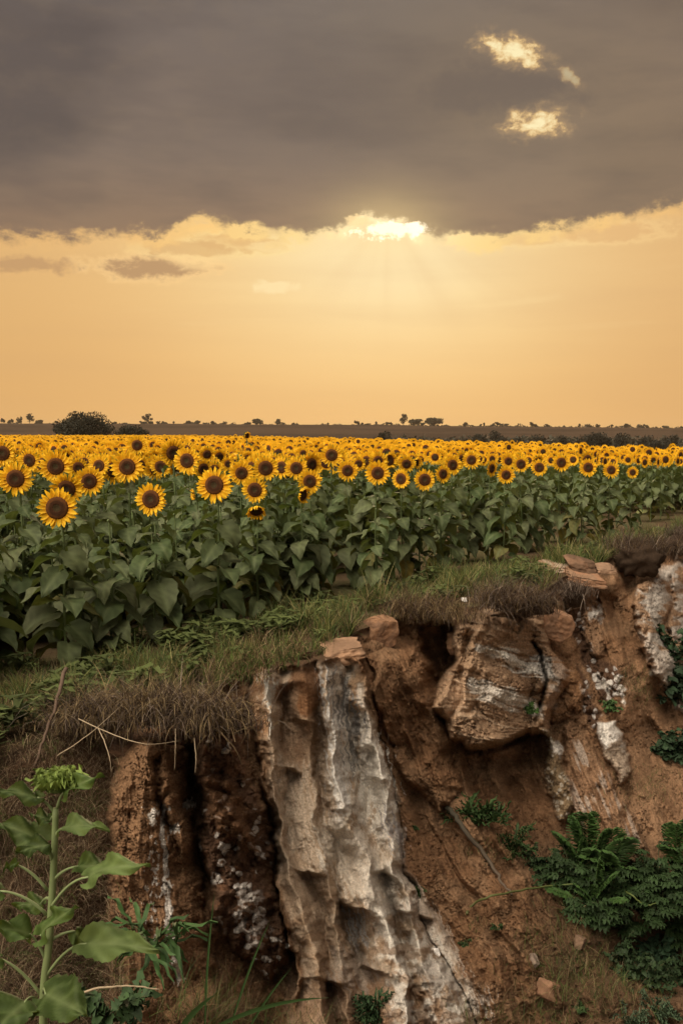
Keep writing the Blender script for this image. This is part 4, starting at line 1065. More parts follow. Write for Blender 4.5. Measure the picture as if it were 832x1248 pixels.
# ============================================================ grass
def blades(P, L, W, col, seed=0, lean=None, leanamt=0.5, up=None, seg=4, bend=0.8):
    """one blade per point: a tapering curved ribbon"""
    r = np.random.RandomState(seed); n = len(P)
    az = r.uniform(0, 2*np.pi, n) if lean is None else lean+r.normal(0, .5, n)
    d = np.stack([np.cos(az), np.sin(az), np.zeros(n)], 1); sd = np.stack([-np.sin(az), np.cos(az), np.zeros(n)], 1)
    wa = r.uniform(0, 2*np.pi, n); sd = np.stack([np.cos(wa), np.sin(wa), np.zeros(n)], 1)
    t = np.linspace(0, 1, seg)
    a0 = np.abs(r.normal(0, leanamt, n)); b = r.uniform(.3, 1.5, n)*bend
    V = np.zeros((n, seg, 2, 3)); p = P.copy(); st = L/(seg-1)
    ref = np.array([0, 0, 1.]) if up is None else up
    for i in range(seg):
        ang = a0+b*t[i]
        w = W*(1-t[i]**1.6)*.5+0.0002
        V[:, i, 0] = p-sd*w[:, None]; V[:, i, 1] = p+sd*w[:, None]
        p = p+(ref*np.cos(ang)[:, None]+d*np.sin(ang)[:, None])*st[:, None]
    k = np.arange(seg-1)*2; q = np.stack([k, k+1, k+3, k+2], 1)
    Q = (q[None]+(np.arange(n)*seg*2)[:, None, None]).reshape(-1, 4)
    C = np.repeat(col[:, None], seg*2, 1).reshape(-1, 3)
    return V.reshape(-1, 3), Q, C
def mixcols(n, cols, r, jit=.25):
    c = np.asarray(cols)[r.randint(len(cols), size=n)]; return c*(1+jit*(r.rand(n, 1)-.5)*2)
GREEN = [(0.075, 0.11, 0.026), (0.10, 0.135, 0.034), (0.045, 0.075, 0.022), (0.16, 0.16, 0.045), (0.24, 0.20, 0.08)]
STRAW = [(0.20, 0.14, 0.07), (0.26, 0.19, 0.10), (0.14, 0.095, 0.05), (0.10, 0.062, 0.035)]
ROOT = [(0.060, 0.040, 0.030), (0.09, 0.064, 0.048), (0.20, 0.155, 0.12), (0.045, 0.030, 0.022)]
def fieldgrass():
    r = np.random.RandomState(21); n = 110000
    px = np.where(r.rand(n) < .77, r.uniform(-60, 900, n), np.where(r.rand(n) < .75, r.uniform(-560, -60, n), r.uniform(900, 1060, n))); D0 = ground_D(edge_y(px))
    # depth between the gully lip and the first rows
    s = r.rand(n)**1.25
    x_ = (px-416)/F
    Df = (FL0[1]-FL0[0]*fd[1]/fd[0])/(1-x_*fd[1]/fd[0])          # where the ray column meets the front row
    D1 = np.clip(Df+0.5, D0+0.3, 60)
    D = D0+(D1-D0)*s+0.02
    X_ = x_*D/(FWD[1]); P = np.stack([X_, D, ground_z(X_, D)], 1)
    cl = fbm(X_*1.7, D*1.2, 4, 23); tall = np.clip(.5+cl*1.3, .12, 1.5)
    keep = r.rand(n) < np.clip(.50+cl*1.6, .05, 1)*np.where(s < .16, np.clip(.45+fbm(px/28, px*0, 3, 24)*1.8, .05, 1), 1); P, D, tall, cl = P[keep], D[keep], tall[keep], cl[keep]; s = s[keep]; px = px[keep]
    n = len(P); L = (.06+.22*tall+.30*np.clip(fbm(px/42, D*1.5, 3, 26)-.05, 0, .8))*r.uniform(.5, 1.3, n)*np.interp(s, [0, .3, .7, 1], [.8, 1, .85, .6])*np.where(px < 330, .8, 1.15)
    W = np.full(n, .0075)*r.uniform(.5, 1.6, n)*np.clip(D/11, .8, 1.5)
    dry = np.clip(.36-cl*.9+.22*(s < .22)-.10*(s > .5)+np.where(px < 330, .10, 0), 0.05, .95)
    c = np.where((r.rand(n) < dry)[:, None], mixcols(n, STRAW, r, .45), mixcols(n, GREEN, r, .45))
    V, Q, C = blades(P, L, W, c, 22, leanamt=.45, seg=5, bend=1.0)
    o = mesh_np('grass', V, Q, M_GRASS, None, C, False); tag(o, 'mixed green and straw grass along the top of the gully', 'grass', None, 'stuff')
fieldgrass()
def tussock_cloud(mb, px, py, D, n, L, spread, r, cols, down=False, width=.004, lean=.7):
    c0 = at(px, py, D); P = c0+r.normal(0, 1, (n, 3))*np.array([spread, spread*.6, spread*.25])
    c = mixcols(n, cols, r)
    az = None
    if down:
        ll = np.full(n, -math.pi/2)+r.normal(0, .9, n)
        V, Q, C = blades(P, L*r.uniform(.5, 1.2, n), np.full(n, width), c, r.randint(9999), ll, .35, None, 6, 2.3)
    else: V, Q, C = blades(P, L*r.uniform(.5, 1.2, n), np.full(n, width), c, r.randint(9999), None, lean, None, 5, 1.0)
    mb.add(V, Q, C)
def lipD(px, py):
    return float(min(on_cliff(px+a, max(py, float(edge_y(px)))+b, 0)[1] for a in (-8, 0, 8) for b in (4, 14, 26)))
def sod(name, pts, n, L, cols, label, cat, group=None, down=True, spread=.12, width=.0065, dd=0.0, seed=1, hump=None):
    """matted roots and dead grass along a line of lip points (px, py)"""
    r = np.random.RandomState(seed); mb = MB(); pts = np.array(pts, float)
    base = None
    e = empty(name, tuple(at(pts[:, 0].mean(), pts[:, 1].mean(), float(ground_D(pts[:, 1].mean())))))
    for k in range(len(pts)-1):
        m = max(1, int(n/(len(pts)-1)/60))
        for q in range(m):
            t = (q+r.rand())/m; px, py = pts[k]*(1-t)+pts[k+1]*t
            D = lipD(px, py)-.06
            tussock_cloud(mb, px+r.normal(0, 4), py+r.normal(0, 4), D-.05, 60, L, spread, r, cols, down and r.rand() < .8, width)
    o = mb.build('roots', M_DRY, e, loc=np.array(e.location)); o.location = (0, 0, 0)
    if hump:
        px, py, rx, ry = hump; D = lipD(px, py)
        clod(e, px, py, D+.16, rx*D/F, ry*D/F, seed)
    tag(e, label, cat, group); return e
def clod(parent, px, py, D, rx, rz, seed):
    c = at(px, py, D); V, Fc = ico(4); r = np.random.RandomState(seed)
    d = 1+.28*fbm(V[:, 0]*1.7+seed, V[:, 2]*1.7+V[:, 1], 4, seed)+.12*fbm(V[:, 0]*6, V[:, 2]*6+V[:, 1]*6, 3, seed+2)
    V = V*d[:, None]*[rx, max(rx, rz)*.6, rz]
    o = mesh_np('turf_clod', V+c-np.array(parent.location), Fc, M_CLIFF, parent, np.tile([0.055, 0.036, 0.024], (len(V), 1)))
def ico(n):
    import bmesh
    bm = bmesh.new(); bmesh.ops.create_icosphere(bm, subdivisions=n, radius=1.0)
    V = np.array([v.co[:] for v in bm.verts]); Fc = np.array([[v.index for v in f.verts] for f in bm.faces]); bm.free(); return V, Fc
_ICO = {n: ico(n) for n in (2, 3, 4, 5)}
def rock(name, px, py, D, size, rot, label, col, col2=None, seed=0, cuts=9, group=None, strata=0.0, sub=5, sink=0.0):
    """a chiselled rock: a ball cut by random planes; size = half extents in metres"""
    r = np.random.RandomState(seed); V, Fc = _ICO[sub]; V = V.copy(); s = np.array(size, float)
    N = r.normal(0, 1, (cuts, 3)); N /= np.linalg.norm(N, axis=1)[:, None]; N = np.vstack([N, [[0, 0, 1], [0, 0, -1], [0, -1, .1], [1, 0, .1], [-1, .1, 0]]])
    off = r.uniform(.50, .82, len(N))
    for _ in range(2):
        for n_, o_ in zip(N, off):
            k = V@n_; m = k > o_; V[m] -= (k[m]-o_)[:, None]*n_
    nn = V/np.linalg.norm(V, axis=1)[:, None]
    V = V+nn*(.05*fbm(V[:, 0]*3+seed, V[:, 2]*3+V[:, 1]*2, 4, seed)+.02*fbm(V[:, 0]*10, V[:, 2]*10+V[:, 1]*8, 3, seed+1))[:, None]
    if strata:
        V[:, :2] *= (1+strata*vnoise(V[:, 2]*9+V[:, 0]*.6, V[:, 1]*.3, 4))[:, None]
    V = V*s/0.78
    f = fbm(V[:, 0]/s[0]*1.5+seed, V[:, 2]/s[2]*1.1+V[:, 1], 4, seed+5)
    c = np.asarray(col)*(1+.35*f[:, None])
    if col2 is not None: c = paint(c, sstep(f, -.05, .25), col2)
    P = at(px, py, D)
    o = mesh_np(name, V, Fc, M_ROCK, None, c, True); o.location = P; o.rotation_euler = rot
    tag(o, label, 'rock', group); return o
# stones lying along the lip and in the gully
De_ = lambda px: float(ground_D(edge_y(px)))
RB = (0.235, 0.140, 0.085); RB2 = (0.17, 0.095, 0.057)
def m_(pxs, D): return pxs*D/F
D = De_(412)-.22; rock('capstone', 411, 797, D, (m_(42, D), .30, m_(16, D)), (.05, -.16, .1), 'flat brown capstone lying on top of the white streaked buttress', RB, (0.34, 0.20, 0.12), 3, strata=.05)
D = De_(462)-.20; rock('boulder', 461, 766, D, (m_(22, D), .22, m_(22, D)), (.1, .15, .4), 'blocky orange brown boulder at the lip just right of the capstone', (0.25, 0.135, 0.075), RB2, 5, cuts=6)
D = De_(313)-.05; rock('flat_stone', 311, 812, D, (m_(21, D), .2, m_(9, D)), (0, .1, .1), 'small reddish flat stone topping the left pillar of the white buttress', RB, RB2, 8)
D = De_(172)-.25; rock('boulder', 173, 911, D, (m_(40, D), .28, m_(21, D)), (.1, .12, -.1), 'dark rounded boulder tucked under the overhanging turf at the left', (0.14, 0.075, 0.042), (0.09, 0.05, 0.03), 12, strata=.05)
D = De_(560)+.05; rock('boulder', 568, 786, D-.5, (m_(24, D), .24, m_(17, D)), (.1, -.2, .2), 'knobbly stone perched at the upper left corner of the layered rock', (0.28, 0.16, 0.09), RB2, 15, cuts=5)
D = De_(660)-.3; rock('wedge_stone', 671, 757, D, (m_(23, D), .3, m_(17, D)), (.2, .35, .2), 'wedge shaped brown stone under the hanging turf above the crack', (0.26, 0.14, 0.08), RB2, 18, cuts=4)
D = De_(700)-.2
rock('slab', 713, 704, D, (m_(30, D), .30, m_(6.5, D)), (.15, .22, .1), 'long thin flat slab sticking out of the lip at a slant', (0.30, 0.16, 0.09), RB, 21, cuts=4)
rock('slab', 707, 690, D+.3, (m_(24, D), .30, m_(9, D)), (.1, .25, 0), 'dark thick slab behind the slanting thin slab', (0.13, 0.075, 0.045), RB2, 22, cuts=4)
rock('slab', 736, 693, D+.35, (m_(16, D), .25, m_(4, D)), (.1, -.05, 0), 'small level slab at the right end of the slab pile', (0.26, 0.16, 0.10), RB, 23, cuts=4)
rock('slab', 676, 690, D+.55, (m_(20, D), .30, m_(5, D)), (.1, .05, 0), 'pale grass covered slab at the left end of the slab pile', (0.34, 0.25, 0.18), RB, 24, cuts=4)
rock('pebble', 565, 731, De_(565)+.1, (.045, .04, .035), (0, 0, 0), 'white pebble in the turf above the dark hollow', (0.62, 0.58, 0.54), None, 31, sub=3)
def on(px, py, lift=.03): return float(on_cliff(px, py, lift)[1])
for px, py, w, h, lab, c in ((530, 1161, 6, 6, 'small clean white pebble on the brown slope', (0.74, 0.70, 0.66)), (668, 1205, 15, 14, 'rounded brown stone at the foot of the slope by the grass', (0.20, 0.11, 0.065)),
        (649, 1173, 10, 10, 'grey angular stone half sunk in the lower slope', (0.24, 0.18, 0.14)),
        (628, 1222, 10, 8, 'low brown cobble among crumbled debris near the bottom', (0.20, 0.11, 0.06)), 
        (706, 1150, 9, 9, 'dull stone in shade under the leafy bush', (0.16, 0.10, 0.065)), (618, 1170, 7, 6, 'reddish cobble beside the grey angular stone', (0.18, 0.10, 0.055))):
    D = on(px, py, -.02 if px != 530 else .02); rock('stone', px, py, D, (m_(w, D), m_(w, D)*.8, m_(h, D)), (.2*px % 1, .3, px % 3), lab, c, None, int(px), cuts=7, sub=4)
# turf and dead roots hanging over the edge
S1 = sod('hanging_turf', [(95, 886), (130, 880), (180, 876), (230, 880), (284, 886)], 4000, .40, ROOT+STRAW[:3], 'mat of dead grass and grey roots overhanging the left pillar', 'turf', 'hanging turf mats', seed=2, dd=-.18, hump=(262, 874, 42, 22))
S2 = sod('hanging_turf', [(485, 744), (520, 750), (556, 750)], 2000, .34, STRAW+ROOT[:2], 'straw coloured grass clump drooping over the dark hollow', 'turf', 'hanging turf mats', seed=3, dd=-.1, hump=(520, 752, 30, 11))
S3 = sod('hanging_turf', [(596, 736), (630, 738), (664, 744)], 2200, .40, ROOT+STRAW[2:], 'dark root mat hanging like hair above the layered rock', 'turf', 'hanging turf mats', seed=4, dd=-.25, hump=(638, 738, 34, 14))
S4 = sod('hanging_turf', [(685, 722), (705, 730)], 700, .30, ROOT, 'small dark root clump on the seam right of the layered rock', 'turf', 'hanging turf mats', seed=5, dd=-.1, hump=(693, 727, 15, 16))
S5 = sod('hanging_turf', [(755, 668), (785, 672), (800, 678)], 1800, .42, ROOT+STRAW[2:], 'bulging dark turf over the shadowed hollow near the right edge', 'turf', 'hanging turf mats', seed=6, dd=-.2, spread=.2, hump=(778, 684, 30, 20))
S6 = sod('hanging_turf', [(815, 655), (850, 655)], 700, .35, ROOT, 'dark turf bulge cut by the right edge above the white wall', 'turf', 'hanging turf mats', seed=7, dd=-.1, spread=.2, hump=(836, 664, 24, 14))
S7 = sod('hanging_turf', [(284, 828), (305, 814), (335, 802), (370, 794)], 1300, .20, STRAW+GREEN[:3], 'thin grass fringe between the left pillar and the capstone', 'turf', 'hanging turf mats', seed=8)
# dry litter, stems and grass on the left bank
def bank():
    r = np.random.RandomState(33); n = 56000
    q_ = r.rand(n) < .7; px = np.where(q_, r.uniform(-120, 150, n), r.uniform(-450, -120, n)); py = edge_y(px)-2+(r.rand(n)**.95)*np.where(q_, 430, 330)
    ok = (py > edge_y(px)-1) & (px < np.interp(py, [880, 1000, 1100, 1200, 1320], [150, 128, 135, 170, 300])+r.normal(0, 8, n))
    px, py = px[ok], py[ok]; P = on_cliff(px, py, .0); n = len(P)
    cl = fbm(px/40, py/40, 3, 35)
    c = mixcols(n, [(0.16, 0.10, 0.06), (0.10, 0.06, 0.036), (0.22, 0.155, 0.095), (0.32, 0.24, 0.15), (0.07, 0.045, 0.03)], r)
    g = r.rand(n) < np.clip(.10+cl*.3, 0, .4); c[g] = mixcols(g.sum(), GREEN[:3], r)
    L = r.uniform(.06, .24, n)*(1+.4*cl); W = r.uniform(.001, .0032, n)
    V, Q, C = blades(P, L, W, c, 36, None, .9, None, 6, 2.2)
    o = mesh_np('dry_grass', V, Q, M_DRY, None, C, False); tag(o, 'tangled dead brown grass and litter covering the left bank', 'dry grass', None, 'stuff')
bank()
def gullygrass():
    r = np.random.RandomState(43); mb = []
    spots = [(700, 1180, 60, 50, 1500, .22), (640, 1240, 60, 20, 500, .2), (760, 1210, 50, 40, 700, .18), (790, 960, 40, 20, 500, .15), (700, 1100, 40, 30, 400, .2), (270, 1250, 70, 25, 900, .32), (360, 1270, 50, 20, 250, .25), (610, 1040, 30, 14, 300, .12), (580, 1130, 14, 10, 80, .1), (780, 840, 22, 26, 500, .2)]
    P = []; L = []; 
    for x, y, sx, sy, n, l in spots:
        a = r.normal(x, sx*.6, n); b = r.normal(y, sy*.6, n); P.append(on_cliff(a, b, 0)); L.append(r.uniform(.4, 1.2, n)*l)
    P = np.concatenate(P); L = np.concatenate(L); n = len(P)
    c = np.where(r.rand(n, 1) < .55, mixcols(n, STRAW+[(0.09, 0.05, 0.03)], r), mixcols(n, GREEN[:3], r))
    V, Q, C = blades(P, L, r.uniform(.0015, .005, n), c, 44, None, .6, None, 5, 1.3)
    o = mesh_np('gully_grass', V, Q, M_GRASS, None, C, False); tag(o, 'sparse thin grass on the lower slopes of the gully', 'grass', None, 'stuff')
gullygrass()

def weeds():
    """broad weeds mixed into the grass strip"""
    r = np.random.RandomState(61); rr = random.Random(4); T = MB()
    for k in range(9):
        az = k*2.4; V, Fc, vein, side = leaf_grid(.13, .045, 4, 3, .8, .2, 0, 0, .9-.08*k, rr)
        T.add(V@rotz(az).T+np.array([0, 0, .015*k]), Fc, (0.08, 0.10, 0.03))
    V, Q, _t, C = flat_mb(T); n = 700
    px = r.uniform(-60, 900, n); D0 = ground_D(edge_y(px)); x_ = (px-416)/F; Df = (FL0[1]-FL0[0]*fd[1]/fd[0])/(1-x_*fd[1]/fd[0])
    D = D0+(np.clip(Df+.3, D0+.3, 60)-D0)*r.uniform(.12, 1, n); X_ = x_*D
    k = fbm(X_*1.3, D*1.3, 3, 63) > .05; X_, D = X_[k], D[k]
    V, Q, T_, C = rows_of(V, Q, None, C, np.column_stack([X_, D, ground_z(X_, D)+r.uniform(0, .08, len(D))]), r.uniform(0, 6.28, len(D)), r.uniform(.5, 1.6, len(D)), cj=.4, seed=3)
    o = mesh_np('low_weeds', V, Q, M_GRASS, None, C); tag(o, 'low broad leaved weeds mixed into the grass along the field edge', 'weeds', None, 'stuff')
weeds()
# ============================================================ trees on the hill and beyond the field
def tree(px, ytop, D, wpx, label, group=None, name='tree', airy=0.0, seed=0, n=None, col=(0.022, 0.022, 0.013), stem=.25, hpx=None):
    r = np.random.RandomState(abs(seed*7+int(px)*3)+1)
    X0 = (px-416)/F*D; z0 = float(ground_z(X0, D)); ztop = HC+(HOR-ytop)*D/F; h = max(ztop-z0, 1.0)
    if hpx: h = hpx*D/F
    w = wpx*D/F*.5
    e = empty(name, (X0, D, z0)); tag(e, label, 'tree' if name != 'bush' else 'bush', group)
    small = wpx < 9
    tr = MB(); th = h*(.45 if not airy else .8)
    tube(tr, [(0, 0, -.3), (0, 0, th*.5), (w*.06, 0, th)], [max(.05, w*.055), w*.04, w*.02], (0.05, 0.036, 0.025), 5)
    K = 3 if small else ((22 if wpx > 60 else 11) if not airy else 14)
    cen = []
    for k in range(K):
        a = r.uniform(0, 6.28); rr_ = r.uniform(0, .62 if wpx < 60 else .85)**.7; zc = r.uniform(stem+.12, .86)
        if airy: zc = r.uniform(.42, .92)
        q = 1-max(0, (zc-.45)/.6)**2*.6
        cen.append((math.cos(a)*w*rr_*q, math.sin(a)*w*rr_*q*.8, h*zc))
        if not small: tube(tr, [(0, 0, th*.45), (cen[-1][0]*.5, cen[-1][1]*.5, (th*.45+cen[-1][2])/2), cen[-1]], [w*.03, w*.02, w*.008], (0.05, 0.036, 0.025), 4)
    cen = np.array(cen); tr.build('trunk', M_WOOD, e).location = (0, 0, 0)
    n = n or int(np.clip(wpx*wpx*1.6, 70, 2600))
    lr = (w*(.42 if not airy else .26), h*(.22 if not airy else .13))
    k = r.randint(K, size=n); u = r.normal(0, 1, (n, 3)); u /= np.linalg.norm(u, axis=1)[:, None]; rad = r.uniform(.35, 1.05, n)
    sz = r.uniform(.7, 1.25, K)[k]
    P = cen[k]+u*np.array([lr[0], lr[0], lr[1]])*(rad*sz)[:, None]
    P[:, 2] = np.clip(P[:, 2], h*.03, h*1.04)
    ls = max(D/F*1.0, .16)*(1.0 if not airy else .8)*r.uniform(.6, 1.5, n)
    A = r.normal(0, 1, (n, 3)); A /= np.linalg.norm(A, axis=1)[:, None]; B = np.cross(A, r.normal(0, 1, (n, 3))); B /= np.linalg.norm(B, axis=1)[:, None]
    V = np.stack([P-A*ls[:, None], P+B*ls[:, None]*.7, P+A*ls[:, None], P-B*ls[:, None]*.7], 1).reshape(-1, 3)
    Q = np.arange(4*n).reshape(-1, 4); c = np.repeat(np.asarray(col)*(r.uniform(.7, 1.35, (n, 1))), 4, 0)
    mesh_np('crown', V, Q, M_TREE, e, c, False)
    return e
tree(100, 501, 196, 76, 'broad dark dome shaped tree at the far left edge of the field', n=12000, seed=1, stem=.0)
tree(162, 517, 203, 46, 'low dark bush right of the broad domed tree', name='bush', n=3000, seed=2, stem=0)
tree(180, 504, 930, 20, 'airy open crowned tree on the hill right of the broad domed tree', airy=1, n=420, seed=3, hpx=14)
for px, yt, w, lab in ((4, 508, 7, 'leftmost tree of the row on the hill crest'), (16, 508, 7, 'second tree of the row on the hill crest'), (26, 507, 9, 'third tree of the row on the hill crest'),
                       (38, 503, 12, 'tallest tree of the row on the hill crest, left of the dome'), (50, 511, 10, 'squat tree right of the tallest one in the crest row'),
                       (312, 512, 17, 'wide low tree on the middle of the hill crest'), (338, 511, 11, 'round tree just right of the wide low crest tree'), (242, 514, 9, 'small round crest tree left of the wide low one'), (260, 515, 8, 'small crest tree between two round ones'),
                       (491, 508, 11, 'tall narrow tree at the left of the hill clump'), (505, 514, 20, 'low middle tree of the hill clump'), (528, 511, 25, 'broad right hand tree of the hill clump'), (566, 517, 7, 'small pointed tree right of the hill clump'), (435, 516, 8, 'small rounded tree left of the hill clump'), (647, 518, 8, 'small round tree on the crest above the right tree belt'), (761, 519, 8, 'small round crest tree far to the right'), (786, 520, 6, 'tiny crest tree at the far right')):
    tree(px, yt, 930, w, lab, None, hpx={4: 8, 16: 8, 26: 9, 38: 14, 50: 6, 312: 6.5, 338: 7.5, 242: 4.5, 260: 3.5, 491: 13, 505: 7, 528: 9.5, 566: 4.5, 435: 4.5, 647: 5.5, 761: 4.5, 786: 3.5}[px]+1, seed=5, n=int(max(160, w*w*2.2)))
_rt = np.random.RandomState(71)
for k, px in enumerate(np.sort(_rt.uniform(-20, 850, 64))):
    yb = np.interp(px, [0, 416, 832], [517.2, 518.5, 523.5])
    hp = _rt.uniform(1.6, 4.2)
    tree(float(px), float(yb-hp), 940, float(_rt.uniform(4, 12)), 'tiny dark shrubby tree dotting the skyline of the far hill', 'small trees dotting the hill crest', hpx=hp+1, seed=k, n=70)
for k, (px, yt, D, w, lab) in enumerate(((466, 526, 240, 26, 'lone dark bush at the far field edge left of the tree belt'), (560, 531, 300, 26, 'leftmost dark bush of the right tree belt'), (585, 529, 280, 30, 'rounded dark bush second in the tree belt'), (607, 526, 290, 30, 'taller bush third in the tree belt'), (636, 532, 270, 34, 'low wide bush left of the peaked one in the tree belt'),
        (655, 528, 300, 26, 'peaked bush in the middle of the tree belt'), (684, 531, 260, 34, 'low bush left of the big domed tree'), (722, 528, 230, 52, 'big dark domed tree in the tree belt at right'), (757, 529, 300, 26, 'bush just right of the big domed tree'), (782, 531, 270, 36, 'spreading bush second right of the big domed tree'), (815, 530, 280, 34, 'bush near the right edge in the tree belt'), (846, 530, 260, 34, 'last bush of the tree belt cut by the right edge'), (620, 534, 220, 44, 'low hedge like bush in front of the tree belt'), (800, 536, 210, 50, 'low hedge like bush in front at the right of the tree belt'))):
    tree(px, yt, D, w, lab, None, seed=40+k, name='bush' if k != 7 else 'tree', stem=0, n=int(w*w*1.8+300), col=(0.022, 0.021, 0.014))
def crest():
    r = np.random.RandomState(76); n = 15000
    px = r.uniform(-150, 980, n); D = r.uniform(925, 990, n); X0 = (px-416)/F*D
    hh = np.clip(1.0+2.4*fbm(px/16, px*0, 4, 6)+1.2*fbm(px/4, px*0, 2, 8), .25, 4.5)
    P = np.column_stack([X0, D, ground_z(X0, D)+r.uniform(-.3, 1, n)*hh])
    ls = r.uniform(.4, 1.0, n); A = r.normal(0, 1, (n, 3)); A /= np.linalg.norm(A, axis=1)[:, None]; B = np.cross(A, r.normal(0, 1, (n, 3))); B /= np.linalg.norm(B, axis=1)[:, None]
    V = np.stack([P-A*ls[:, None], P+B*ls[:, None]*.7, P+A*ls[:, None], P-B*ls[:, None]*.7], 1).reshape(-1, 3)
    o = mesh_np('hill_scrub', V, np.arange(4*n).reshape(-1, 4), M_TREE, None, np.repeat(np.array([[0.026, 0.024, 0.017]])*r.uniform(.7, 1.3, (n, 1)), 4, 0), False)
    tag(o, 'low dark scrub running unbroken along the crest of the far hill', 'scrub', None, 'stuff')
crest()
def shelter():
    r = np.random.RandomState(75); n = 16000
    D = r.uniform(300, 420, n); px = r.uniform(440, 980, n); X0 = (px-416)/F*D; P = np.column_stack([X0, D, ground_z(X0, D)+r.uniform(0, 1, n)**1.5*(5.0+2*fbm(X0/18, D/30, 3, 5))])
    ls = r.uniform(.3, .9, n); A = r.normal(0, 1, (n, 3)); A /= np.linalg.norm(A, axis=1)[:, None]; B = np.cross(A, r.normal(0, 1, (n, 3))); B /= np.linalg.norm(B, axis=1)[:, None]
    V = np.stack([P-A*ls[:, None], P+B*ls[:, None]*.7, P+A*ls[:, None], P-B*ls[:, None]*.7], 1).reshape(-1, 3)
    o = mesh_np('far_woods', V, np.arange(4*n).reshape(-1, 4), M_TREE, None, np.repeat(np.array([[0.038, 0.036, 0.024]])*r.uniform(.7, 1.3, (n, 1)), 4, 0), False)
    tag(o, 'hazy low woodland behind the tree belt at right', 'woods', None, 'stuff')
shelter()
# ============================================================ plants in the gully
def leafshape(L, W, n=5, r=None, droop=.8, fold=.25):
    return leaf_grid(L, W, n, 3, droop, fold, 0, 0, 0.0, r)
def elliptic(L, W, droop, r, nu=5):
    V, Fc, vein, side = leaf_grid(L, W, nu, 3, droop, .25, 0, 0, .1, r)
    pr = np.interp(np.linspace(0, 1, nu), [0, .25, .5, .8, 1], [.15, .8, 1, .55, 0]); hw = (pr[:, None]*W*.5*np.array([-1, 0, 1])[None]).reshape(-1)
    V[:, 1] = hw; return V, Fc
def place(V, base, az, el, roll=0.0):
    c, s = math.cos(-el), math.sin(-el); Ry = np.array([[c, 0, s], [0, 1, 0], [-s, 0, c]])
    return V@rotx(roll).T@Ry.T@rotz(az).T+base
def shrub(px, py, R, style, label, group=None, name='shrub', n=14, seed=0, col=(0.032, 0.060, 0.018), up=.6, leaf=.07, lift=0.0, cat='shrub', base=None, face=None):
    """stems rising from one root in the slope, leaves along them; R in metres"""
    r = random.Random(seed*13+int(px)); b = on_cliff(px, py, lift) if base is None else np.asarray(base, float)
    e = empty(name, tuple(b)); tag(e, label, cat, group); st, fo = MB(), MB()
    for k in range(n):
        az = r.uniform(-math.pi, math.pi) if r.random() < .4 else r.uniform(-math.pi*1.0, 0.0)
        el = r.uniform(up-.5, up+.6); L = R*r.uniform(.6, 1.15)
        d = np.array([math.cos(az)*math.cos(el), math.sin(az)*math.cos(el), math.sin(el)])
        p0 = np.array([r.uniform(-1, 1)*R*.12, r.uniform(-1, 0)*R*.08, -.03]); p1 = p0+d*L*.6+np.array([0, 0, L*.22]); p2 = p0+d*L+np.array([0, 0, -L*.05])
        m = 9; pts = bez(p0, p1, p2, m); tube(st, pts, np.linspace(.006, .002, m), (0.05, 0.055, 0.02), 4)
        if style == 'fern':
            nl = 22
            for i in range(nl):
                t = .12+.86*i/nl; q = pts[int(t*(m-1))]*(1-(t*(m-1) % 1))+pts[min(m-1, int(t*(m-1))+1)]*(t*(m-1) % 1)
                ll = L*.26*math.sin(math.pi*min(1, (1.06-t)*.9))**.8
                for sgn in (-1, 1):
                    V, Fc = elliptic(max(ll, .01), max(ll, .01)*.24, .5, r, 4)
                    fo.add(place(V, q, az+sgn*1.15, el*.3-.05+.25*(1-t), sgn*.2), Fc, np.asarray(col)*r.uniform(.8, 1.35))
        else:
            cnt = {'broad': 9, 'palm': 6, 'spiky': 12, 'blade': 5}[style]
            for i in range(cnt):
                t = .22+.78*(i+r.random()*.6)/cnt; q = pts[min(m-1, int(t*(m-1)))]
                a2 = az+r.uniform(-1.6, 1.6); e2 = r.uniform(-.4, .8); cc = np.asarray(col)*r.uniform(.65, 1.5)
                if style == 'broad':
                    V, Fc = elliptic(leaf*r.uniform(.6, 1.2), leaf*.55, r.uniform(.2, 1.2), r); fo.add(place(V, q, a2, e2, r.uniform(-.6, .6)), Fc, cc)
                elif style == 'palm':
                    pq = q+np.array([math.cos(a2), math.sin(a2), .6])*leaf*.5; tube(st, [q, pq], [.002, .0015], (0.06, 0.07, 0.03), 3)
                    for g in (-1.15, -.6, 0, .6, 1.15):
                        V, Fc = elliptic(leaf*(1-.25*abs(g))*r.uniform(.85, 1.1), leaf*.34, r.uniform(.4, 1.0), r); fo.add(place(V, pq, a2+g, e2*.5, 0), Fc, cc*r.uniform(.9, 1.1))
                elif style == 'spiky':
                    V, Fc = elliptic(leaf*r.uniform(.7, 1.2), leaf*.2, r.uniform(-.2, .7), r); fo.add(place(V, q, a2, e2+.3, 0), Fc, cc)
                else:
                    V, Fc = elliptic(leaf*r.uniform(.8, 1.3), leaf*.12, r.uniform(.5, 1.6), r, 7); fo.add(place(V, q, a2, e2+.4, 0), Fc, cc)
    o = st.build('stem', M_STEM, e); o.location = (0, 0, 0); o = fo.build('foliage', M_BUSH, e); o.location = (0, 0, 0)
    return e
GR = 'leafy plants crowding the gully floor'
shrub(583, 1000, .33, 'spiky', 'small dark spiky leaved plant on the slope at the top of the fallen branch', n=20, seed=1, leaf=.15)
shrub(622, 1035, .36, 'spiky', 'sparse dark weed between the spiky plant and the ferns', n=14, seed=2, leaf=.11)
shrub(640, 1040, .24, 'broad', 'thin leaved weed just left of the ferns', n=9, seed=22, leaf=.05, col=(0.035, 0.055, 0.022))
shrub(642, 866, .16, 'broad', 'small bright green bush in the dark seam below the white specks', n=12, seed=3, leaf=.075, col=(0.06, 0.115, 0.03))
shrub(742, 862, .18, 'broad', 'fresh green tuft of leaves on the dark seam above the small white slab', n=12, seed=33, leaf=.07, col=(0.055, 0.10, 0.03))
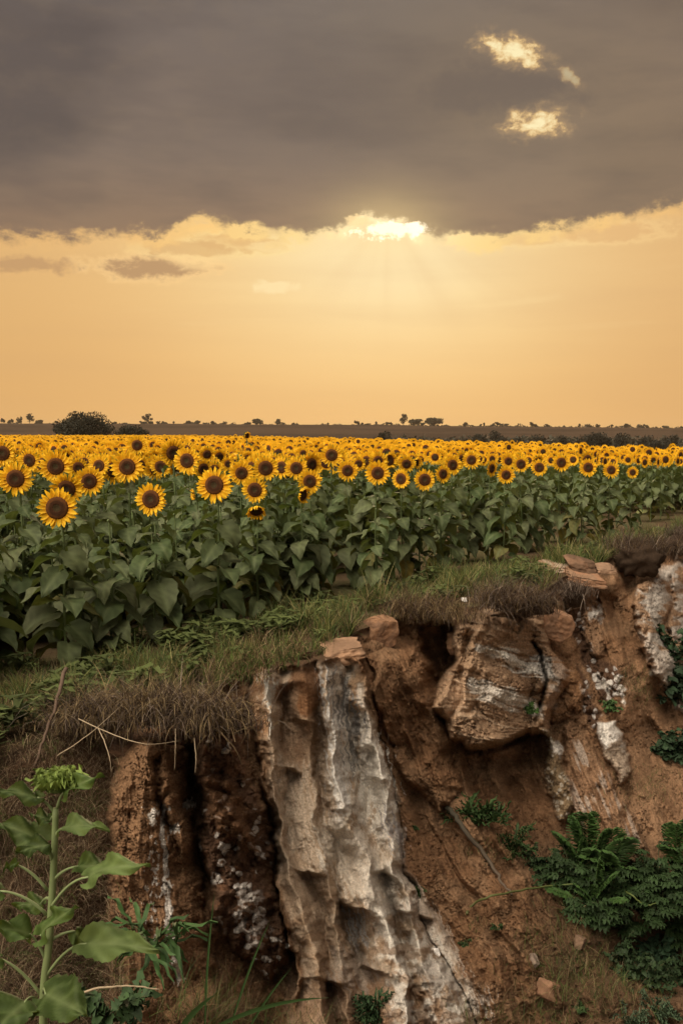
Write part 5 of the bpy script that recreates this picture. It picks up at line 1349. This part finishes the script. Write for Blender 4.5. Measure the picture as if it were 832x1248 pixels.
shrub(815, 920, .50, 'broad', 'dark round shrub on the right hand slope', n=34, seed=4, leaf=.15, col=(0.026, 0.048, 0.022))
shrub(828, 850, .95, 'broad', 'tall dark shrub growing against the white wall at the right edge', n=60, seed=5, leaf=.19, col=(0.022, 0.040, 0.020))
shrub(822, 800, .60, 'broad', 'dark leafy sprig above the tall shrub by the white wall', n=22, seed=6, leaf=.17, col=(0.024, 0.046, 0.020))
BL = [(700, 1072, .38, 'palm'), (735, 1100, .46, 'palm'), (770, 1085, .50, 'palm'), (805, 1085, .52, 'palm'), (838, 1105, .55, 'palm'), (800, 1115, .36, 'palm'), (760, 1125, .34, 'palm'), (835, 1140, .36, 'palm'), (720, 1120, .26, 'palm'), (795, 1165, .28, 'broad')]
TXT = ['leafy palmate plant at the left of the thicket where the green stem ends', 'palmate leaved plant under the tallest ferns', 'palmate plant crossed by the yellow green stem', 'upper palmate plant near the right edge of the thicket', 'palmate plant cut by the right edge', 'palmate plant below the tip of the yellow green stem', 'shaded palmate plant hanging over the dark hollow', 'lower palmate plant at the right edge over the dark hollow', 'small palmate plant left of the dark hollow', 'dull broad leaved plant deep in the dark hollow']
for k, (px, py, R, stl) in enumerate(BL): shrub(px, py, R, stl, TXT[k], GR, n=30, seed=10+k, leaf=.115, col=(0.020, 0.038, 0.012) if k != 9 else (0.02, 0.04, 0.02))
for k, (px, py, R, n, lab) in enumerate(((716, 1075, .75, 8, 'tallest upright fern at the top left of the thicket'), (744, 1078, .78, 9, 'spreading fern with long toothed fronds in front of the pale ridge'), (694, 1078, .55, 8, 'darker fern at the left end of the thicket'), (826, 1060, .62, 8, 'arching fern at the right edge above the palmate plants'), (720, 1105, .5, 8, 'lower fern drooping beneath the tallest one'))):
    shrub(px, py, R, 'fern', lab, 'ferns of the thicket', name='fern', n=n, seed=30+k, up=1.0, cat='fern', col=(0.034, 0.070, 0.016))
shrub(800, 1236, .26, 'spiky', 'grey green feathery weed at the bottom right corner', n=30, seed=41, leaf=.06, col=(0.055, 0.085, 0.045), name='weed', cat='weed')
shrub(765, 1250, .22, 'spiky', 'feathery weed left of the corner one at the bottom edge', n=22, seed=42, leaf=.06, col=(0.05, 0.075, 0.04), name='weed', cat='weed')
shrub(458, 1244, .24, 'spiky', 'small dark weed at the foot of the white buttress', n=18, seed=43, leaf=.09, col=(0.032, 0.060, 0.024), name='weed', cat='weed', up=.9)
shrub(700, 1228, .14, 'broad', 'low weed at the bottom left of the feathery weeds', n=10, seed=44, leaf=.06, name='weed', cat='weed')
for k, (px, py, R, lab) in enumerate(((820, 1190, .42, 'dark shrub below the thicket cut by the right edge'), (782, 1196, .38, 'dark shrub filling the shaded hollow above the feathery weeds'), (748, 1165, .32, 'dark sprawling shrub at the left rim of the shaded hollow'), (664, 1058, .30, 'low dark plant where the arching stem passes left of the ferns'))):
    shrub(px, py, R, 'broad', lab, GR, n=26, seed=80+k, leaf=.085, col=(0.020, 0.036, 0.013))
for k, (px, py, lab) in enumerate(((510, 1084, 'tiny weed on the bare slope right of the pale buttress'), (503, 1008, 'tiny weed at the upper slope beside the buttress edge'), (570, 1148, 'tiny weed on the slope under the arching stem'), (652, 786, 'tiny sprig on the layered rock face'), (606, 1128, 'tiny weed below the end of the fallen branch'))):
    shrub(px, py, .085, 'broad', lab, None, name='weed', n=7, seed=50+k, leaf=.035, cat='weed')
def stick(name, pts, rad, c, label, cat, mat=None, c2=None, group=None, n=24, D=None, lift=.04):
    pts = np.array(pts, float)
    P = np.array([on_cliff(p[0], p[1], (p[2] if len(p) > 2 else lift)) if D is None else at(p[0], p[1], p[2] if len(p) > 2 else D) for p in pts])
    S = smooth_line(P, n); mb = MB(); S = S+np.random.RandomState(int(pts[0][0])).normal(0, rad*.25, S.shape); tube(mb, S, np.linspace(rad, rad*.45, n), c, 7, c2)
    o = mb.build(name, mat or M_WOOD, None, loc=P[0]); tag(o, label, cat, group); return o
stick('fallen_branch', [(545, 984, .10), (563, 1008, .14), (590, 1042, .12), (607, 1068, .10), (622, 1092, .06)], .030, (0.042, 0.038, 0.026), 'dark grey fallen branch lying diagonally on the slope below the spiky plant', 'branch', c2=(0.10, 0.07, 0.05))
stick('arching_stem', [(568, 1114, .04), (575, 1103, .10), (600, 1092, .20), (640, 1084, .30), (675, 1079, .34), (705, 1077, .30)], .014, (0.085, 0.085, 0.03), 'long green arching stem reaching out left from the thicket', 'stem', M_STEM, (0.085, 0.11, 0.028))
stick('arching_stem', [(752, 1082, .40), (768, 1090, .42), (785, 1103, .40), (800, 1100, .35)], .011, (0.09, 0.115, 0.03), 'short yellow green stem lying across the thicket leaves', 'stem', M_STEM)
stick('dry_stem', [(80, 815, 7.3), (68, 860, 7.0), (52, 905, 6.8), (36, 952, 6.6)], .016, (0.10, 0.065, 0.045), 'dark leaning dry stalk on the left bank beneath the lowest bloom', 'stalk', D=7)
for k, (pts, lab) in enumerate((([(70, 921, 6.6), (95, 905, 6.5), (122, 884, 6.6), (152, 856, 7.0)], 'pale curved dry stem crossing the left end of the turf mat'), ([(96, 876, 6.8), (140, 896, 6.5), (180, 907, 6.4), (218, 903, 6.6)], 'thin pale stem drooping in front of the dark rounded boulder'),
        ([(120, 888, 6.6), (128, 905, 6.5), (134, 925, 6.4), (136, 942, 6.4)], 'fine pale root dangling at the left of the boulder'), ([(237, 900, 6.9), (239, 925, 6.8), (238, 942, 6.8)], 'fine pale root dangling over the dark slot'), ([(214, 888, 6.9), (214, 910, 6.8), (213, 938, 6.8)], 'straight thin root hanging over the first pillar'), ([(90, 1212, 3.0), (125, 1204, 3.0), (165, 1202, 3.0), (195, 1206, 3.0)], 'long pale dry stem lying across the bottom left corner'))):
    stick('dry_stem', pts, .004, (0.30, 0.23, 0.15), lab, 'stem', M_WOOD, None, 'thin pale dry stems', D=7)
r_ = np.random.RandomState(91)
for k, (px, py, D, lab) in enumerate(((208, 768, 9.9, 'small white wildflower at the foot of the lone front sunflower'), (241, 766, 10.3, 'tiny white wildflower right of the white one below the sunflower leaves'), (352, 812, 9.6, 'tiny white wildflower at the lip between pillar and capstone'))):
    P = at(px, py, D); z0 = 0.0; e = empty('wildflower', (P[0], P[1], 0)); tag(e, lab, 'wildflower', 'white wildflowers'); mb = MB(); tube(mb, [(0, 0, -.02), (.01, 0, P[2]*.5), (0, 0, P[2])], [.003, .0025, .002], (0.08, 0.11, 0.04), 4); mb.build('stem', M_STEM, e).location = (0, 0, 0)
    mb = MB()
    for i in range(6):
        V, Fc = elliptic(.022, .018, -.5, random.Random(i)); mb.add(place(V, np.array([0, 0, P[2]]), i*1.05, .5, 0), Fc, (0.72, 0.68, 0.60))
    mb.build('petals', M_PETAL, e).location = (0, 0, 0)
# weed with long narrow leaves standing between the bank and the first pillar
shrub(205, 1110, .22, 'blade', 'weed with long narrow green leaves in front of the first pillar', n=6, seed=61, leaf=.20, up=.6, base=at(185, 1150, 4.3), name='weed', cat='weed', col=(0.035, 0.07, 0.02))
shrub(150, 1215, .18, 'broad', 'shaded broad leaved weed below the biggest leaf of the budding sunflower', n=8, seed=62, leaf=.08, base=at(140, 1235, 3.9), name='weed', cat='weed', col=(0.03, 0.055, 0.02))
def longblades():
    r = random.Random(5)
    for k, (x0, y0, x1, y1, D, lab) in enumerate(((250, 1250, 262, 1085, 5.2, 'tall thin grass blade at the bottom in front of the dark conglomerate'), (280, 1255, 330, 1120, 5.2, 'leaning grass blade right of the tall thin one'), (245, 1262, 400, 1216, 4.8, 'broad green grass blade bending right along the bottom edge'), (300, 1260, 355, 1180, 5.0, 'short grass blade at the bottom left of the buttress'), (215, 1262, 262, 1212, 4.4, 'wide dark green leaf blade at the bottom left'))):
        a, b = at(x0, y0, D), at(x1, y1, D-.1); mid = (a+b)/2+np.array([-.02, 0, .09 if k in (2,) else .02]); P = bez(a, mid, b, 10); w = .012 if k not in (2, 4) else .028
        n = np.cross(b-a, [0, 1, .3]); n /= np.linalg.norm(n); pr = np.sin(np.linspace(.5, math.pi, 10))**.8*w
        V = np.stack([P-n*pr[:, None]*.5, P+np.array([0, .004, 0]), P+n*pr[:, None]*.5], 1).reshape(-1, 3)
        mb = MB(); mb.add(V, grid_faces(10, 3), (0.05, 0.10, 0.03)); tag(mb.build('grass_blade', M_GRASS, None, loc=a), lab, 'grass blade', 'long grass blades at the bottom')
longblades()
# ============================================================ budding sunflower close to the camera
def nearplant():
    DN = 2.6; base = at(52, 1262, DN); root = np.array([base[0], base[1], base[2]-.45])
    e = empty('budding_sunflower', tuple(root)); tag(e, 'young sunflower with a closed green bud standing close by at the bottom left', 'sunflower')
    st, fo = MB(), MB(); O = root
    P = np.vstack([root-np.array([0, 0, .3]), root, at(np.array([53, 60, 66, 68]), np.array([1230, 1150, 1050, 985]), DN)])
    S = smooth_line(P, 26)
    tube(st, S, np.linspace(.0135, .0085, 26), (0.15, 0.185, 0.075), 9)
    gl = np.array([0.040, 0.066, 0.013]); pale = np.array([0.12, 0.155, 0.06])
    r = random.Random(2)
    def leaf(sx, sy, bx, by, tx, ty, w, dy=0.0, dyt=0.0, tone=1.0, flip=1, droop=.5, lc=None):
        s = at(sx, sy, DN); b = at(bx, by, DN+dy); t = at(tx, ty, DN+dyt)
        mid = (s+b)/2+np.array([0, 0, np.linalg.norm(b-s)*.22]) if by < sy+40 else (s+b)/2
        tube(st, bez(s, mid, b, 8), np.linspace(.005, .0028, 8), (0.17, 0.21, 0.09), 6)
        L = np.linalg.norm(t-b); W = w*DN/F
        V, Fc, vein, side = leaf_grid(L, W, 30, 13, droop, .30, .15, .07, 0, r)
        # turn the template so it runs from b to t
        end = V.reshape(30, 13, 3)[-1, 6]; a1 = end/np.linalg.norm(end); x_ = (t-b)/np.linalg.norm(t-b)
        toC = np.array([0, -.55*flip, .8]); toC = toC/np.linalg.norm(toC)
        y_ = np.cross(toC, x_); y_ /= np.linalg.norm(y_); z_ = np.cross(x_, y_)
        ya = np.array([0, 1., 0]); za = np.cross(a1, ya)
        M = np.stack([x_, y_, z_], 1)@np.stack([a1, ya, za], 1).T
        V = V@M.T*(L/np.linalg.norm(end))
        c = (gl if lc is None else np.array(lc))*tone
        rib_ = np.clip(side[:, None]*3-2.1, 0, 1); cc = c[None]*(1+.30*(side[:, None]-.5))*(1-.6*vein[:, None])+pale[None]*.6*vein[:, None]; cc = cc*(1-.3*rib_)+pale[None]*.3*rib_
        fo.add(V+b, Fc, cc)
    leaf(66, 990, 46, 972, -8, 964, 26, -.02, -.05, .75)
    leaf(70, 985, 78, 966, 128, 946, 26, -.03, -.06, 1.3)
    leaf(66, 995, 62, 1000, 36, 992, 20, .02, .03, .8)
    leaf(67, 1020, 76, 1010, 134, 1012, 26, -.02, -.08, 1.3, lc=(0.07, 0.10, 0.032), droop=.8)
    leaf(64, 1045, 54, 1026, -6, 1002, 40, .02, .02, .75)
    leaf(64, 1050, 58, 1030, 20, 1040, 26, -.05, -.08, .65)
    leaf(63, 1075, 96, 1056, 142, 1060, 30, -.02, -.05, .95)
    leaf(60, 1110, 108, 1069, 184, 1056, 34, -.08, -.14, 1.35, lc=(0.068, 0.098, 0.028), droop=.9)
    leaf(58, 1090, 22, 1056, 20, 1056, 4, 0, 0, 1) if False else None
    leaf(58, 1085, 19, 1054, 4, 1060, 10, -.02, -.05, .9)
    leaf(58, 1115, 0, 1086, -30, 1100, 30, -.03, -.03, .9)
    leaf(61, 1095, 50, 1102, 18, 1105, 26, .04, .06, 1.1)
    leaf(56, 1170, 36, 1138, -12, 1132, 36, -.03, -.10, 1.1)
    leaf(57, 1150, 50, 1140, 96, 1105, 34, -.10, -.16, 1.15)
    leaf(57, 1190, 106, 1150, 194, 1158, 46, -.08, -.16, 1.25, droop=.35, lc=(0.062, 0.088, 0.026))
    leaf(58, 1150, 92, 1135, 104, 1160, 22, .03, .03, .8)
    leaf(52, 1215, -2, 1168, -40, 1190, 30, -.03, -.05, .9)
    leaf(53, 1210, 56, 1212, 108, 1240, 66, -.10, -.22, .8, droop=.4)
    leaf(50, 1225, 30, 1222, -10, 1262, 60, -.14, -.26, .85, droop=.4)
    # bud
    bd = MB(); c = at(70, 958, DN-.01); r2 = random.Random(9)
    V, Fc = _ICO[3]; bd.add(V*[.030, .030, .018]+c, Fc, (0.12, 0.17, 0.05))
    for k in range(64):
        az = k*2.399; ring = (k/64)**.6; L = .030+.035*ring*r2.uniform(.7, 1.2); el = 1.35-1.25*ring+r2.uniform(-.2, .2)
        V, Fc = elliptic(L, L*.38, -.35, r2, 6)
        b0 = c+np.array([math.cos(az)*.020*ring, math.sin(az)*.020*ring, .012*(1-ring)])
        bd.add(place(V, b0, az, el, 0), Fc, np.array([0.17, 0.23, 0.055])*r2.uniform(.75, 1.35))
    for mb, nm, mt in ((st, 'stem', M_STEM), (fo, 'foliage', M_LEAF), (bd, 'bud', M_LEAF)):
        o = mb.build(nm, mt, e, loc=O); o.location = (0, 0, 0)
nearplant()
# ============================================================ evening haze
def haze():
    V = np.array([[x, y, z] for z in (-72, 26) for y in (-1850, 1850) for x in (-1850, 1850)], float)
    Q = np.array([[0, 2, 3, 1], [4, 5, 7, 6], [0, 1, 5, 4], [2, 6, 7, 3], [0, 4, 6, 2], [1, 3, 7, 5]])
    m = bpy.data.materials.new('haze_air'); m.use_nodes = True; nt = m.node_tree; nt.nodes.remove(nt.nodes['Principled BSDF'])
    v = nt.nodes.new('ShaderNodeVolumePrincipled'); v.inputs['Color'].default_value = (0.85, 0.68, 0.5, 1); v.inputs['Density'].default_value = HAZE; v.inputs['Anisotropy'].default_value = 0.3
    nt.links.new(v.outputs[0], nt.nodes['Material Output'].inputs['Volume'])
    o = mesh_np('haze', V, Q, m, None, None, False); tag(o, None, None, None, 'stuff'); o['label'] = 'thin warm evening haze over the far land'
HAZE = 0.00011
haze()
